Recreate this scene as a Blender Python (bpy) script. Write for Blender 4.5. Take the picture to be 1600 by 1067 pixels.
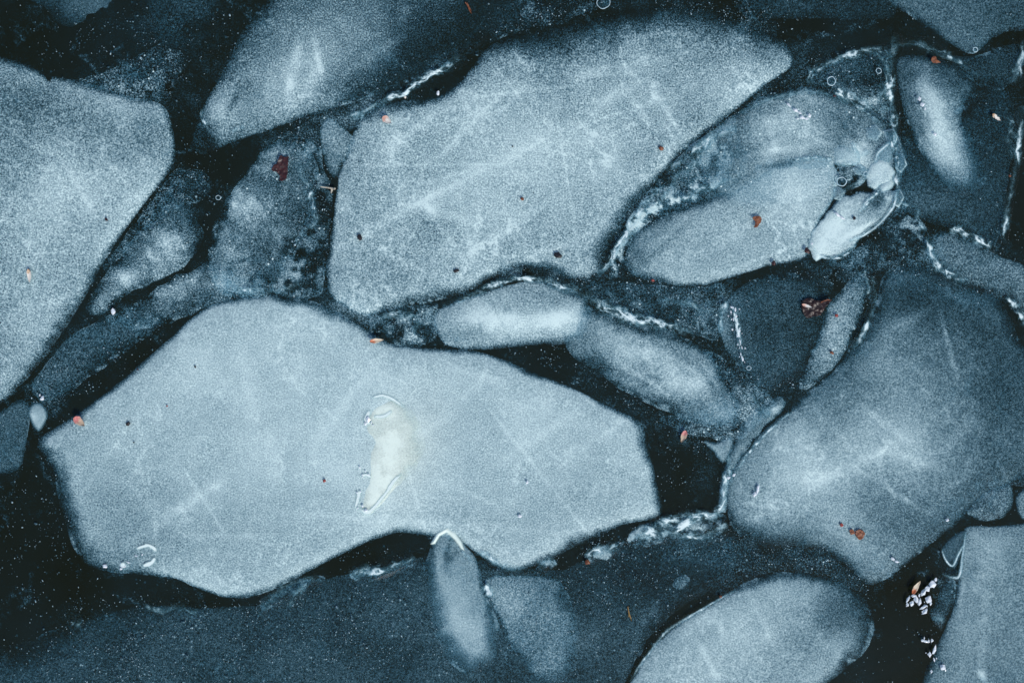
import bpy, bmesh, math, random
import numpy as np
from mathutils import Vector, Matrix

# ------------------------------------------------------------------ camera, sky, sun, exposure
for o in list(bpy.data.objects):
    bpy.data.objects.remove(o, do_unlink=True)
S = bpy.context.scene
C = S.collection
HC = 2.2222
cam_d = bpy.data.cameras.new('camera')
cam = bpy.data.objects.new('camera', cam_d); C.objects.link(cam)
cam.location = (0, 0, HC); cam.rotation_euler = (0, 0, 0)
cam_d.lens = 50; cam_d.sensor_width = 36; cam_d.sensor_fit = 'HORIZONTAL'
cam_d.clip_start = 0.05; cam_d.clip_end = 500
S.camera = cam
SUN_EL, SUN_AZ = 48, 150          # degrees; azimuth measured clockwise from north (+Y)
w = bpy.data.worlds.new('World'); S.world = w; w.use_nodes = True
wn = w.node_tree.nodes; wl = w.node_tree.links
sky = wn.new('ShaderNodeTexSky'); sky.sky_type = 'NISHITA'; sky.sun_disc = False
sky.sun_elevation = math.radians(SUN_EL); sky.sun_rotation = math.radians(SUN_AZ)
wl.new(sky.outputs[0], wn['Background'].inputs[0]); wn['Background'].inputs[1].default_value = 0.10
sl = bpy.data.lights.new('sun', 'SUN'); sl.energy = 1.5; sl.angle = math.radians(10); sl.color = (1, 0.95, 0.88)
so = bpy.data.objects.new('sun', sl); C.objects.link(so)
az, el = math.radians(SUN_AZ), math.radians(SUN_EL)
sd = Vector((math.sin(az)*math.cos(el), math.cos(az)*math.cos(el), math.sin(el)))
so.rotation_euler = sd.to_track_quat('Z', 'Y').to_euler()
S.view_settings.view_transform = 'Standard'; S.view_settings.look = 'None'
S.view_settings.gamma = 1; S.view_settings.use_curve_mapping = False
S.view_settings.exposure = 0.46
S.render.engine = 'CYCLES'
S.cycles.transparent_max_bounces = 12
S.cycles.max_bounces = 4; S.cycles.diffuse_bounces = 2; S.cycles.glossy_bounces = 2

# ------------------------------------------------------------------ helpers
def at(x, y, z):
    """photo position (millimetres on the water plane) of a point at height z -> world"""
    k = 1 - z/HC
    return ((x-800)*0.001*k, (533.5-y)*0.001*k, z)

def tag(o, label=None, cat=None, group=None, kind=None):
    if label: o['label'] = label
    if cat: o['category'] = cat
    if group: o['group'] = group
    if kind: o['kind'] = kind
    return o

def link_mesh(name, verts, faces, mat, parent=None, smooth=True):
    me = bpy.data.meshes.new(name)
    me.from_pydata([tuple(v) for v in verts], [], [tuple(f) for f in faces])
    me.update()
    if smooth: me.polygons.foreach_set('use_smooth', [True]*len(me.polygons))
    me.materials.append(mat)
    o = bpy.data.objects.new(name, me); C.objects.link(o)
    if parent is not None: o.parent = parent
    return o

def set_ice(o, arr):
    a = o.data.attributes.new('ice', 'FLOAT_COLOR', 'POINT')
    a.data.foreach_set('color', np.asarray(arr, dtype=np.float32).ravel())

_lat = {}
def vnoise(x, y, scale, seed):
    """smooth lattice noise, 0..1, feature size = scale"""
    if seed not in _lat: _lat[seed] = np.random.RandomState(seed).rand(256, 256)
    L = _lat[seed]
    u = x/scale + 1000.37; v = y/scale + 1000.71
    i = np.floor(u).astype(int); j = np.floor(v).astype(int)
    fu = u-i; fv = v-j
    fu = fu*fu*(3-2*fu); fv = fv*fv*(3-2*fv)
    i0 = i % 256; i1 = (i+1) % 256; j0 = j % 256; j1 = (j+1) % 256
    return (L[i0, j0]*(1-fu)+L[i1, j0]*fu)*(1-fv) + (L[i0, j1]*(1-fu)+L[i1, j1]*fu)*fv

def fbm(x, y, scale, seed, octs=4, rot=0.6):
    s = 0; a = 1; t = 0
    for k in range(octs):
        xr = x*math.cos(rot*k)-y*math.sin(rot*k); yr = x*math.sin(rot*k)+y*math.cos(rot*k)
        s = s + a*vnoise(xr, yr, scale/2**k, seed+k); t += a; a *= 0.55
    return s/t                                   # about 0.5 +- 0.2

def sstep(a, b, t):
    t = np.clip((t-a)/(b-a), 0, 1); return t*t*(3-2*t)

def smooth_loop(pts, closed=True, step=6.0):
    """Catmull-Rom through (x, y, w) points"""
    P = np.array(pts, float); n = len(P); out = []
    rng = range(n) if closed else range(n-1)
    for i in rng:
        if closed: a, b, c, d = P[(i-1) % n], P[i], P[(i+1) % n], P[(i+2) % n]
        else: a, b, c, d = P[max(i-1, 0)], P[i], P[i+1], P[min(i+2, n-1)]
        L = math.hypot(*(c-b)[:2]); k = max(1, int(L/step))
        for q in range(k):
            t = q/k
            out.append(0.5*((2*b)+(-a+c)*t+(2*a-5*b+4*c-d)*t*t+(-a+3*b-3*c+d)*t**3))
    if not closed: out.append(P[-1])
    return np.array(out)

def poly_dist(x, y, loop):
    """signed distance (+ inside), fade width at the nearest outline point, nearest point"""
    X = loop[:, 0]; Y = loop[:, 1]; Wd = loop[:, 2]
    X2 = np.roll(X, -1); Y2 = np.roll(Y, -1); W2 = np.roll(Wd, -1)
    best = np.full(x.shape, 1e18); bw = np.zeros(x.shape); bx = np.zeros(x.shape); by = np.zeros(x.shape)
    ins = np.zeros(x.shape, bool); ws = np.zeros(x.shape); wt = np.zeros(x.shape)
    for i in range(len(X)):
        dx, dy = X2[i]-X[i], Y2[i]-Y[i]; l2 = dx*dx+dy*dy+1e-9
        t = np.clip(((x-X[i])*dx+(y-Y[i])*dy)/l2, 0, 1)
        px = X[i]+t*dx; py = Y[i]+t*dy
        d = (x-px)**2+(y-py)**2
        m = d < best
        best[m] = d[m]; bx[m] = px[m]; by[m] = py[m]
        k = 1/(d+30)**2
        ws += k*(Wd[i]*(1-t)+W2[i]*t); wt += k
        if abs(dy) > 1e-9:
            c = ((Y[i] > y) != (Y2[i] > y)) & (x < dx*(y-Y[i])/dy + X[i])
            ins ^= c
    d = np.sqrt(best)
    return np.where(ins, d, -d), ws/wt, bx, by

FLOES = []
class Floe: pass

def cloud(f, x, y, d, fw):
    """how milky with air bubbles the ice is at (x, y)"""
    sd_ = f.seed
    n1 = 0.7*(fbm(x, y, 14, sd_+11, 3)-0.5) + 1.1*(fbm(x, y, 46, sd_+15, 3)-0.5)
    fw = fw*(.45+1.3*fbm(x, y, 60, sd_+19, 2))
    dd = d + n1*f.rough*np.clip(fw/12, .5, 2.5)
    xo, yo = x, y
    x = x + 46*(fbm(xo, yo, 55, sd_+101, 3)-.5); y = y + 46*(fbm(xo, yo, 55, sd_+111, 3)-.5)
    E = sstep(0, 1, dd/np.maximum(fw, 2))**0.7
    c = np.full(x.shape, float(f.base))
    for (bx, by, rx, ry, an, am) in f.blobs:
        a = math.radians(an); ca, sa = math.cos(a), math.sin(a)
        u = ((x-bx)*ca+(y-by)*sa)/rx; v = (-(x-bx)*sa+(y-by)*ca)/ry
        c = c + am*np.exp(-(u*u+v*v))
    c = c*(1+f.mott*2.2*(fbm(x, y, 70, sd_+31, 4)-0.5))
    x, y = xo, yo
    wv = 1-np.abs(2*fbm(x, y, 60, sd_+61, 5)-1)
    c = c + f.wisp*np.clip((wv-.93)/.07, 0, 1)**2*sstep(.4, .65, fbm(x, y, 80, sd_+65, 2))
    for (x0, y0, x1, y1, wd, am) in f.streaks:
        dx, dy = x1-x0, y1-y0; l2 = dx*dx+dy*dy
        t = np.clip(((x-x0)*dx+(y-y0)*dy)/l2, 0, 1)
        dist = np.hypot(x-x0-t*dx, y-y0-t*dy) + 5*(fbm(x, y, 30, sd_+41, 3)-.5)*wd/5
        fade = np.minimum(1, 4*np.minimum(t+.04, 1.04-t))
        c = c + am*fade*np.exp(-(dist/wd)**2)*(0.45+1.1*fbm(x, y, 18, sd_+51, 3))
    if f.rag > 0:
        r = fbm(x, y, f.ragscale, sd_+71, 4)
        m = sstep(0.42, 0.62, r)
        c = c*(1-f.rag+f.rag*1.5*m)
    rim = f.rim*np.exp(-((dd-3)/5.5)**2)*sstep(.46, .64, fbm(x, y, 13, sd_+201, 4))*sstep(.40, .60, fbm(x, y, 90, sd_+211, 2))*(d > 0)
    if f.rim >= .9: rim = f.rim*np.exp(-((d-2.6)/1.9)**2)*(.55+.8*(fbm(x, y, 12, sd_+201, 3)-.1))
    return np.clip(np.maximum(c*E, rim*sstep(0, 2, d)), 0, 1)

def floe(name, label, cat, pts, base=0.6, fade=14, z=5.0, blobs=(), streaks=(), rag=0, ragscale=14,
         grain=1.0, speck=0.0, warm=(), mott=0.12, rough=8, step=3.0, group='ice floes jammed together on the dark water', parent=None,
         thick=24, edge=14, dome=0, bumps=(), wisp=.10, scratch=0, kind=None, rim=.55, sharp=False):
    f = Floe(); f.seed = (len(FLOES)*7+3) % 1000
    f.base, f.blobs, f.streaks, f.rag, f.ragscale, f.mott, f.rough = base, blobs, streaks, rag, ragscale, mott, rough
    f.wisp = wisp; f.rim = 0 if kind else rim
    if scratch:
        rr = random.Random(f.seed+5); xs = [p[0] for p in pts]; ys = [p[1] for p in pts]; ls = list(streaks)
        for _ in range(scratch):
            cx_, cy_ = rr.uniform(min(xs), max(xs)), rr.uniform(min(ys), max(ys)); an_ = rr.choice([-25, -28, 55, 62, -60, 10])+rr.gauss(0, 14); ln = rr.uniform(30, 60)*rr.choice([1, 1, 2, 3])
            dx_, dy_ = math.cos(math.radians(an_))*ln, math.sin(math.radians(an_))*ln
            ls.append((cx_-dx_, cy_-dy_, cx_+dx_, cy_+dy_, rr.uniform(1.8, 3.6), rr.uniform(.03, .09)*(1.15 if 'scratches' in (label or '') else 1)))
        f.streaks = ls
    P = [(p[0], p[1], p[2] if len(p) > 2 else fade) for p in pts]
    f.loop = smooth_loop(P) if not sharp else np.array([[P[i][k]*(1-q)+P[(i+1) % len(P)][k]*q for k in range(3)] for i in range(len(P)) for q in (0, .25, .5, .75)])
    # the traced line is where the milky ice looks half gone: its clear rim reaches a little further out
    L = f.loop
    area = (L[:, 0]*np.roll(L[:, 1], -1)-np.roll(L[:, 0], -1)*L[:, 1]).sum()
    tv = np.roll(L[:, :2], -1, 0)-np.roll(L[:, :2], 1, 0); tv /= (np.hypot(tv[:, 0], tv[:, 1])[:, None]+1e-9)
    off = np.minimum(.36*L[:, 2], 8)*(0 if kind else 1)*(1 if area > 0 else -1)
    L[:, 0] += tv[:, 1]*off; L[:, 1] -= tv[:, 0]*off
    # fine natural wobble of the outline
    nx = fbm(L[:, 0], L[:, 1], 22, f.seed+5, 3)-.5; ny = fbm(L[:, 1], L[:, 0], 22, f.seed+9, 3)-.5
    L[:, 0] += nx*rough; L[:, 1] += ny*rough
    FLOES.append(f)
    x0, y0 = L[:, 0].min()-step*2, L[:, 1].min()-step*2
    x1, y1 = L[:, 0].max()+step*2, L[:, 1].max()+step*2
    gx = np.arange(x0, x1, step); gy = np.arange(y0, y1, step)
    X, Y = np.meshgrid(gx, gy)                       # rows = y
    Xf, Yf = X.ravel(), Y.ravel()
    d, fw, bx, by = poly_dist(Xf, Yf, L)
    ins = (d > 0).reshape(X.shape)
    cell = ins[:-1, :-1] | ins[1:, :-1] | ins[:-1, 1:] | ins[1:, 1:]
    out = d <= 0
    Xf = np.where(out, bx, Xf); Yf = np.where(out, by, Yf); d = np.where(out, 0, d)
    ci, cj = np.nonzero(cell)
    W = X.shape[1]
    a = ci*W+cj; b = a+1; c_ = a+W+1; e = a+W
    quads = np.stack([a, e, c_, b], 1)
    used, inv = np.unique(quads, return_inverse=True)
    quads = inv.reshape(quads.shape)
    Xf, Yf, d, fw = Xf[used], Yf[used], d[used], fw[used]
    cl = cloud(f, Xf, Yf, d, fw)
    hz = (fbm(Xf, Yf, 60, f.seed+81, 4)-.5)*2.2 + (fbm(Xf, Yf, 14, f.seed+91, 2)-.5)*0.5
    prof = 1-np.exp(-d/edge)
    Z = -1.0 + (z+1.0+hz+dome*sstep(0, 1, d/60))*prof
    for (hx, hy, rx, ry, an, am) in bumps:
        aa = math.radians(an); ca, sa = math.cos(aa), math.sin(aa)
        u = ((Xf-hx)*ca+(Yf-hy)*sa)/rx; v = (-(Xf-hx)*sa+(Yf-hy)*ca)/ry
        Z = Z + am*np.exp(-(u*u+v*v))
    Z = Z*0.001
    k = 1-Z/HC
    V = np.stack([(Xf-800)*.001*k, (533.5-Yf)*.001*k, Z], 1)
    n = len(V)
    # boundary -> sides and underside
    ed = {}
    for q in quads.tolist():
        for i in range(4):
            s_, t_ = q[i], q[(i+1) % 4]
            if (t_, s_) in ed: del ed[(t_, s_)]
            else: ed[(s_, t_)] = 1
    nxt = {}
    for (s_, t_) in ed: nxt.setdefault(s_, []).append(t_)
    bverts = sorted({s_ for s_, t_ in ed} | {t_ for s_, t_ in ed})
    bid = {v: n+i for i, v in enumerate(bverts)}
    low = V[bverts].copy(); low[:, 2] = -thick*0.001
    cxy = V[:, :2].mean(0)
    low[:, :2] = cxy+(low[:, :2]-cxy)*0.985
    faces = [tuple(q) for q in quads.tolist()]
    for (s_, t_) in ed: faces.append((t_, s_, bid[s_], bid[t_]))
    seen = set()
    for s0 in list(nxt):
        if s0 in seen or len(nxt[s0]) != 1: continue
        loop_ = [s0]; seen.add(s0); cur = nxt[s0][0]
        while cur != s0 and cur not in seen and cur in nxt:
            loop_.append(cur); seen.add(cur); cur = nxt[cur][0]
        if len(loop_) > 8: faces.append(tuple(bid[v] for v in reversed(loop_)))
    V = np.concatenate([V, low])
    wm = np.zeros(n)
    for (bx_, by_, rx, ry, an, am) in warm:
        aa = math.radians(an); ca, sa = math.cos(aa), math.sin(aa)
        u = ((Xf-bx_)*ca+(Yf-by_)*sa)/rx; v = (-(Xf-bx_)*sa+(Yf-by_)*ca)/ry
        wm = wm+am*np.exp(-(u*u+v*v))
    A = np.zeros((len(V), 4)); A[:n, 0] = cl; A[:n, 1] = grain; A[:n, 2] = np.clip(wm, 0, 1); A[:n, 3] = speck
    A[n:, 1] = grain
    cz = np.array(at(float(L[:, 0].mean()), float(L[:, 1].mean()), 0.0))
    if parent is None: org = cz
    else: org = np.array(parent.location)
    o = link_mesh(name, V-org, faces, ICE, parent)
    if parent is None: o.location = org
    set_ice(o, A)
    if parent is None: tag(o, label, cat, group if not kind else None, kind)
    elif label: o['label'] = label
    f.obj = o
    return o

def frost(pts, amp=0.8, width=9, parent=None, name='frost_rim', z=8, rag=0.9, scale=9, label=None, cat=None, grain=0.6, seed=None, wob=5, group=None, soft=1.0, hgt=2.5, white=0):
    """ragged raised crust of white frost along a line; points (x, y[, width])"""
    P = [(p[0], p[1], p[2] if len(p) > 2 else width) for p in pts]
    L = smooth_loop(P, closed=False, step=2.0)
    sd_ = seed if seed is not None else int(abs(pts[0][0]*3+pts[0][1]*7)) % 900
    n = len(L); M = 21
    L[:, 2] *= 1.25
    t = np.gradient(L[:, :2], axis=0); t /= (np.hypot(t[:, 0], t[:, 1])[:, None]+1e-9)
    nrm = np.stack([-t[:, 1], t[:, 0]], 1)
    wobv = (fbm(L[:, 0], L[:, 1], 24, sd_, 3)-.5)*2*wob
    u = np.linspace(-1, 1, M)
    X = L[:, 0][:, None]+nrm[:, 0][:, None]*(u[None]*L[:, 2][:, None]+wobv[:, None])
    Y = L[:, 1][:, None]+nrm[:, 1][:, None]*(u[None]*L[:, 2][:, None]+wobv[:, None])
    sl_ = np.concatenate([[0], np.cumsum(np.hypot(np.diff(L[:, 0]), np.diff(L[:, 1])))])[:, None]+0*u[None]
    uw = u[None]*L[:, 2][:, None]
    f1 = fbm(sl_/2.6+.25*X, uw+.25*Y, scale*.75, sd_+3, 4, rot=.15)
    r = fbm(X, Y, scale, sd_+13, 4)
    fib = np.clip((1-np.abs(2*f1-1)-.72)/.28, 0, 1)**1.6          # thin fibres
    clump = sstep(.50, .66, r)
    core = np.clip(1-np.abs(u[None])**2, 0, 1)*np.ones((n, 1))
    tight = np.exp(-(u[None]/.42)**2)*np.ones((n, 1))
    tt = np.linspace(0, 1, n)[:, None]
    endf = np.minimum(1, 5*np.minimum(tt+.01, 1.01-tt))
    big = 0.35+1.2*sstep(.3, .7, fbm(sl_, 0*sl_, 34, sd_+17, 2))
    body = tight*(.12+1.0*fib+.60*clump*sstep(.42, .6, f1))+core*(.6*fib*sstep(.35, .6, r)+.35*clump*sstep(.48, .58, f1))
    c = np.clip(amp*endf*((1-rag)*1.1*tight+rag*big*body)*(.75+.25*soft), 0, 1)*core**.35
    Z = (z+hgt*core*(r-.3)*2)*0.001
    k = 1-Z/HC
    V = np.stack([((X-800)*.001*k).ravel(), ((533.5-Y)*.001*k).ravel(), Z.ravel()], 1)
    nt = n*M
    low = V.copy(); low[:, 2] -= (0.0015*core**2).ravel()+.00002
    faces = []
    for i in range(n-1):
        for j in range(M-1):
            a = i*M+j
            faces.append((a, a+M, a+M+1, a+1))
            faces.append((nt+a, nt+a+1, nt+a+M+1, nt+a+M))
    for i in range(n-1):
        a = i*M; faces.append((a, nt+a, nt+a+M, a+M)); a += M-1; faces.append((a, a+M, nt+a+M, nt+a))
    for j in range(M-1):
        a = j; faces.append((a, a+1, nt+a+1, nt+a)); a = (n-1)*M+j; faces.append((a, nt+a, nt+a+1, a+1))
    V = np.concatenate([V, low])
    A = np.zeros((2*nt, 4)); A[:nt, 0] = c.ravel(); A[:, 1] = grain; A[:, 2] = white
    org = np.array(parent.location) if parent is not None else np.array(at(*pts[len(pts)//2][:2], 0))
    o = link_mesh(name, V-org, faces, FROST, parent)
    if parent is None:
        o.location = org; tag(o, label, cat or 'frost', group)
    elif label: o['label'] = label
    set_ice(o, A)
    return o

# ------------------------------------------------------------------ materials
def newmat(name):
    m = bpy.data.materials.new(name); m.use_nodes = True
    nt = m.node_tree; nt.nodes.clear()
    return m, nt, nt.nodes.new('ShaderNodeOutputMaterial')
def N(nt, t, **kw):
    n = nt.nodes.new(t)
    for k, v in kw.items(): setattr(n, k, v)
    return n
def math_(nt, op, a, b=None, c=None, clamp=False):
    n = nt.nodes.new('ShaderNodeMath'); n.operation = op; n.use_clamp = clamp
    for i, v in enumerate((a, b, c)):
        if v is None: continue
        if isinstance(v, (int, float)): n.inputs[i].default_value = v
        else: nt.links.new(v, n.inputs[i])
    return n.outputs[0]

def make_ice(name, BLUE, WHITE, power):
    m, nt, out = newmat(name)
    L = nt.links.new
    geo = N(nt, 'ShaderNodeNewGeometry')
    at_ = N(nt, 'ShaderNodeAttribute'); at_.attribute_name = 'ice'
    sep = N(nt, 'ShaderNodeSeparateColor'); L(at_.outputs['Color'], sep.inputs[0])
    c, gr, wm = sep.outputs[0], sep.outputs[1], sep.outputs[2]; sp = at_.outputs['Alpha']
    pos = geo.outputs['Position']
    n1 = N(nt, 'ShaderNodeTexNoise'); n1.inputs['Scale'].default_value = 430; n1.inputs['Detail'].default_value = 2; n1.inputs['Roughness'].default_value = 0.7
    L(pos, n1.inputs['Vector'])
    n2 = N(nt, 'ShaderNodeTexNoise'); n2.inputs['Scale'].default_value = 95; n2.inputs['Detail'].default_value = 2; L(pos, n2.inputs['Vector'])
    vo = N(nt, 'ShaderNodeTexVoronoi'); vo.inputs['Scale'].default_value = 150; L(pos, vo.inputs['Vector'])
    # grain centred on 0
    g = math_(nt, 'SUBTRACT', n1.outputs[0], 0.5)
    g2 = math_(nt, 'MULTIPLY', math_(nt, 'SUBTRACT', n2.outputs[0], 0.5), 0.22)
    g = math_(nt, 'ADD', math_(nt, 'MULTIPLY', g, 1.5), g2)
    # strongest where the ice is half milky
    k = math_(nt, 'MULTIPLY', math_(nt, 'POWER', c, .65), math_(nt, 'SUBTRACT', 1.12, c))
    k = math_(nt, 'MULTIPLY', math_(nt, 'MULTIPLY', k, 2.6), gr)
    a = math_(nt, 'MULTIPLY_ADD', g, k, c)
    # round air bubbles / white specks
    sepv = N(nt, 'ShaderNodeSeparateColor'); L(vo.outputs['Color'], sepv.inputs[0])
    rad = math_(nt, 'MULTIPLY', math_(nt, 'POWER', sepv.outputs[0], 4.0), 0.34)
    dot = math_(nt, 'MULTIPLY', math_(nt, 'SUBTRACT', rad, vo.outputs['Distance']), 9.0, clamp=True)
    pres = math_(nt, 'MULTIPLY', math_(nt, 'ADD', c, 0.10), 2.2, clamp=True)
    dot = math_(nt, 'MULTIPLY', math_(nt, 'MULTIPLY', dot, sp), pres)
    vo2 = N(nt, 'ShaderNodeTexVoronoi'); vo2.inputs['Scale'].default_value = 290; L(pos, vo2.inputs['Vector'])
    sv2 = N(nt, 'ShaderNodeSeparateColor'); L(vo2.outputs['Color'], sv2.inputs[0])
    rad2 = math_(nt, 'MULTIPLY', math_(nt, 'POWER', sv2.outputs[0], 3.0), 0.36)
    dot2 = math_(nt, 'MULTIPLY', math_(nt, 'SUBTRACT', rad2, vo2.outputs['Distance']), 5.0, clamp=True)
    pres2 = math_(nt, 'MULTIPLY', math_(nt, 'ADD', c, 0.12), 1.5, clamp=True)
    dot2 = math_(nt, 'MULTIPLY', math_(nt, 'MULTIPLY', dot2, math_(nt, 'MULTIPLY', sp, 0.75)), pres2)
    a = math_(nt, 'MAXIMUM', a, dot2)
    a = math_(nt, 'MAXIMUM', a, dot, clamp=True)
    a = math_(nt, 'POWER', a, power, clamp=True)
    # colour: clear ice is bluer, bubbly ice whiter
    mx = N(nt, 'ShaderNodeMix', data_type='RGBA')
    mx.inputs['A'].default_value = BLUE; mx.inputs['B'].default_value = WHITE
    L(math_(nt, 'POWER', a, 0.9, clamp=True), mx.inputs['Factor'])
    mw = N(nt, 'ShaderNodeMix', data_type='RGBA'); mw.inputs['B'].default_value = CREAM
    L(wm, mw.inputs['Factor']); L(mx.outputs['Result'], mw.inputs['A'])
    p = N(nt, 'ShaderNodeBsdfPrincipled'); L(mw.outputs['Result'], p.inputs['Base Color'])
    p.inputs['Roughness'].default_value = 0.42; p.inputs['IOR'].default_value = 1.31
    bm_ = N(nt, 'ShaderNodeBump'); bm_.inputs['Strength'].default_value = 0.35; bm_.inputs['Distance'].default_value = 0.0012
    L(n1.outputs[0], bm_.inputs['Height']); L(bm_.outputs[0], p.inputs['Normal'])
    tr = N(nt, 'ShaderNodeBsdfTransparent')
    gl = N(nt, 'ShaderNodeBsdfGlossy'); gl.inputs['Roughness'].default_value = 0.4
    b2 = N(nt, 'ShaderNodeBump'); b2.inputs['Strength'].default_value = 0.3; b2.inputs['Distance'].default_value = 0.003
    L(n2.outputs[0], b2.inputs['Height']); L(b2.outputs[0], gl.inputs['Normal'])
    fr = N(nt, 'ShaderNodeFresnel'); fr.inputs['IOR'].default_value = 1.2
    clear = N(nt, 'ShaderNodeMixShader'); L(math_(nt, 'MULTIPLY', fr.outputs[0], 0.12), clear.inputs[0]); L(tr.outputs[0], clear.inputs[1]); L(gl.outputs[0], clear.inputs[2])
    ms = N(nt, 'ShaderNodeMixShader'); L(a, ms.inputs[0]); L(clear.outputs[0], ms.inputs[1]); L(p.outputs[0], ms.inputs[2])
    L(ms.outputs[0], out.inputs[0])
    return m
CREAM = (0.88, 1.0, 0.88, 1)
ICE = make_ice('bubbly_ice', (0.035, 0.34, 0.52, 1), (0.74, 0.91, 0.87, 1), 1.55)
FROST = make_ice('white_frost', (0.12, 0.46, 0.58, 1), (0.84, 0.98, 0.95, 1), 1.3)

def simple(name, col, rough=0.5, col2=None, scale=300, bump=0.3, spec=0.5):
    m, nt, out = newmat(name); L = nt.links.new
    p = N(nt, 'ShaderNodeBsdfPrincipled'); p.inputs['Roughness'].default_value = rough
    p.inputs['Specular IOR Level'].default_value = spec
    tc = N(nt, 'ShaderNodeTexCoord')
    n = N(nt, 'ShaderNodeTexNoise'); n.inputs['Scale'].default_value = scale; n.inputs['Detail'].default_value = 4; L(tc.outputs['Object'], n.inputs['Vector'])
    r = N(nt, 'ShaderNodeValToRGB'); r.color_ramp.elements[0].position = 0.38; r.color_ramp.elements[1].position = 0.62
    r.color_ramp.elements[0].color = (*(col2 or [v*0.6 for v in col]), 1); r.color_ramp.elements[1].color = (*col, 1)
    L(n.outputs[0], r.inputs[0]); L(r.outputs[0], p.inputs['Base Color'])
    b = N(nt, 'ShaderNodeBump'); b.inputs['Strength'].default_value = bump; b.inputs['Distance'].default_value = 0.0008
    L(n.outputs[0], b.inputs['Height']); L(b.outputs[0], p.inputs['Normal'])
    L(p.outputs[0], out.inputs[0])
    return m

def water_mat():
    m, nt, out = newmat('dark_water'); L = nt.links.new
    p = N(nt, 'ShaderNodeBsdfPrincipled'); p.inputs['Roughness'].default_value = 0.12; p.inputs['IOR'].default_value = 1.33
    p.inputs['Specular IOR Level'].default_value = 0.25
    g = N(nt, 'ShaderNodeNewGeometry')
    n = N(nt, 'ShaderNodeTexNoise'); n.inputs['Scale'].default_value = 7; n.inputs['Detail'].default_value = 5; L(g.outputs[0], n.inputs['Vector'])
    r = N(nt, 'ShaderNodeValToRGB'); r.color_ramp.elements[0].position = 0.35; r.color_ramp.elements[1].position = 0.75
    r.color_ramp.elements[0].color = (0.0090, 0.0120, 0.0060, 1); r.color_ramp.elements[1].color = (0.011, 0.019, 0.017, 1)
    L(n.outputs[0], r.inputs[0]); L(r.outputs[0], p.inputs['Base Color'])
    n2 = N(nt, 'ShaderNodeTexNoise'); n2.inputs['Scale'].default_value = 30; L(g.outputs[0], n2.inputs['Vector'])
    b = N(nt, 'ShaderNodeBump'); b.inputs['Strength'].default_value = 0.12; b.inputs['Distance'].default_value = 0.002
    L(n2.outputs[0], b.inputs['Height']); L(b.outputs[0], p.inputs['Normal'])
    L(p.outputs[0], out.inputs[0]); return m

# ------------------------------------------------------------------ water
q = 60
wo = link_mesh('water', [(-q, -q, 0), (q, -q, 0), (q, q, 0), (-q, q, 0)], [(0, 1, 2, 3)], water_mat(), smooth=False)
tag(wo, 'dark still winter water between and below the ice floes', 'water', None, 'structure')

# ------------------------------------------------------------------ floes
SKIM = floe('skim_ice', 'thin patchy skin of new ice and frazil on the dark water in every gap', 'skim ice',
  [(-90,-60,5),(1690,-60,5),(1690,1130,5),(-90,1130,5)], base=.025, z=.5, mott=.7, grain=1.3, speck=.9, rag=.55, ragscale=30, wisp=.25, step=4, kind='stuff', rough=2,
  blobs=[(250,130,80,40,15,0.115),(220,30,70,40,0,0.058),(150,70,90,40,0,-0.030),(310,290,60,60,-50,0.085),(230,370,90,30,-52,0.097),(330,250,30,40,0,-0.080),(400,450,120,34,0,0.122),(500,330,20,140,0,0.073),(470,230,50,30,0,0.073),
   (540,180,60,18,-25,0.230),(640,125,90,18,-28,0.184),(620,505,80,26,10,0.207),(555,478,40,16,25,0.230),(840,424,110,14,4,0.252),(830,20,60,26,-10,0.115),(1050,5,120,12,0,0.069),(1180,45,60,16,20,0.092),(1080,270,110,34,-38,0.230),
   (985,370,24,70,30,0.252),(1160,165,60,14,-38,0.184),(1010,470,110,28,8,0.184),(1110,480,60,30,0,0.138),(900,575,60,10,20,0.058),(1000,645,90,16,25,0.115),(1160,610,50,50,20,0.184),(1130,650,60,24,10,0.115),(1090,740,40,40,0,0.058),
   (1300,110,70,50,0,0.115),(1360,400,70,30,0,0.138),(1300,425,90,16,0,0.161),(1250,600,50,30,-40,0.184),(1350,500,26,80,20,0.161),(1430,400,60,26,0,0.138),(1500,450,70,14,20,0.161),(1560,395,50,20,20,0.092),(1420,250,30,80,0,0.058),
   (1540,150,50,60,0,0.069),(70,610,30,30,0,0.115),(140,540,100,26,-40,0.138),(40,900,90,90,0,-0.070),(170,960,160,30,0,0.035),(560,850,90,16,-20,-0.050),(1100,850,80,20,0,0.115),(1250,870,90,24,5,0.138),(1350,900,40,30,40,0.069),
   (1420,1000,50,70,0,-0.100),(1400,930,40,30,0,-0.050),(1500,790,60,20,-40,0.092),(1480,900,20,60,0,0.069),(1590,350,20,60,0,-0.080),(1550,100,60,14,0,-0.050),(1060,740,40,60,0,-0.030),(230,580,60,24,-35,-0.070),(1230,60,60,30,0,-0.050),
   (325,265,40,30,-40,-.15),(320,330,14,50,25,-.12),(510,340,12,90,0,-.10)])
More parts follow.
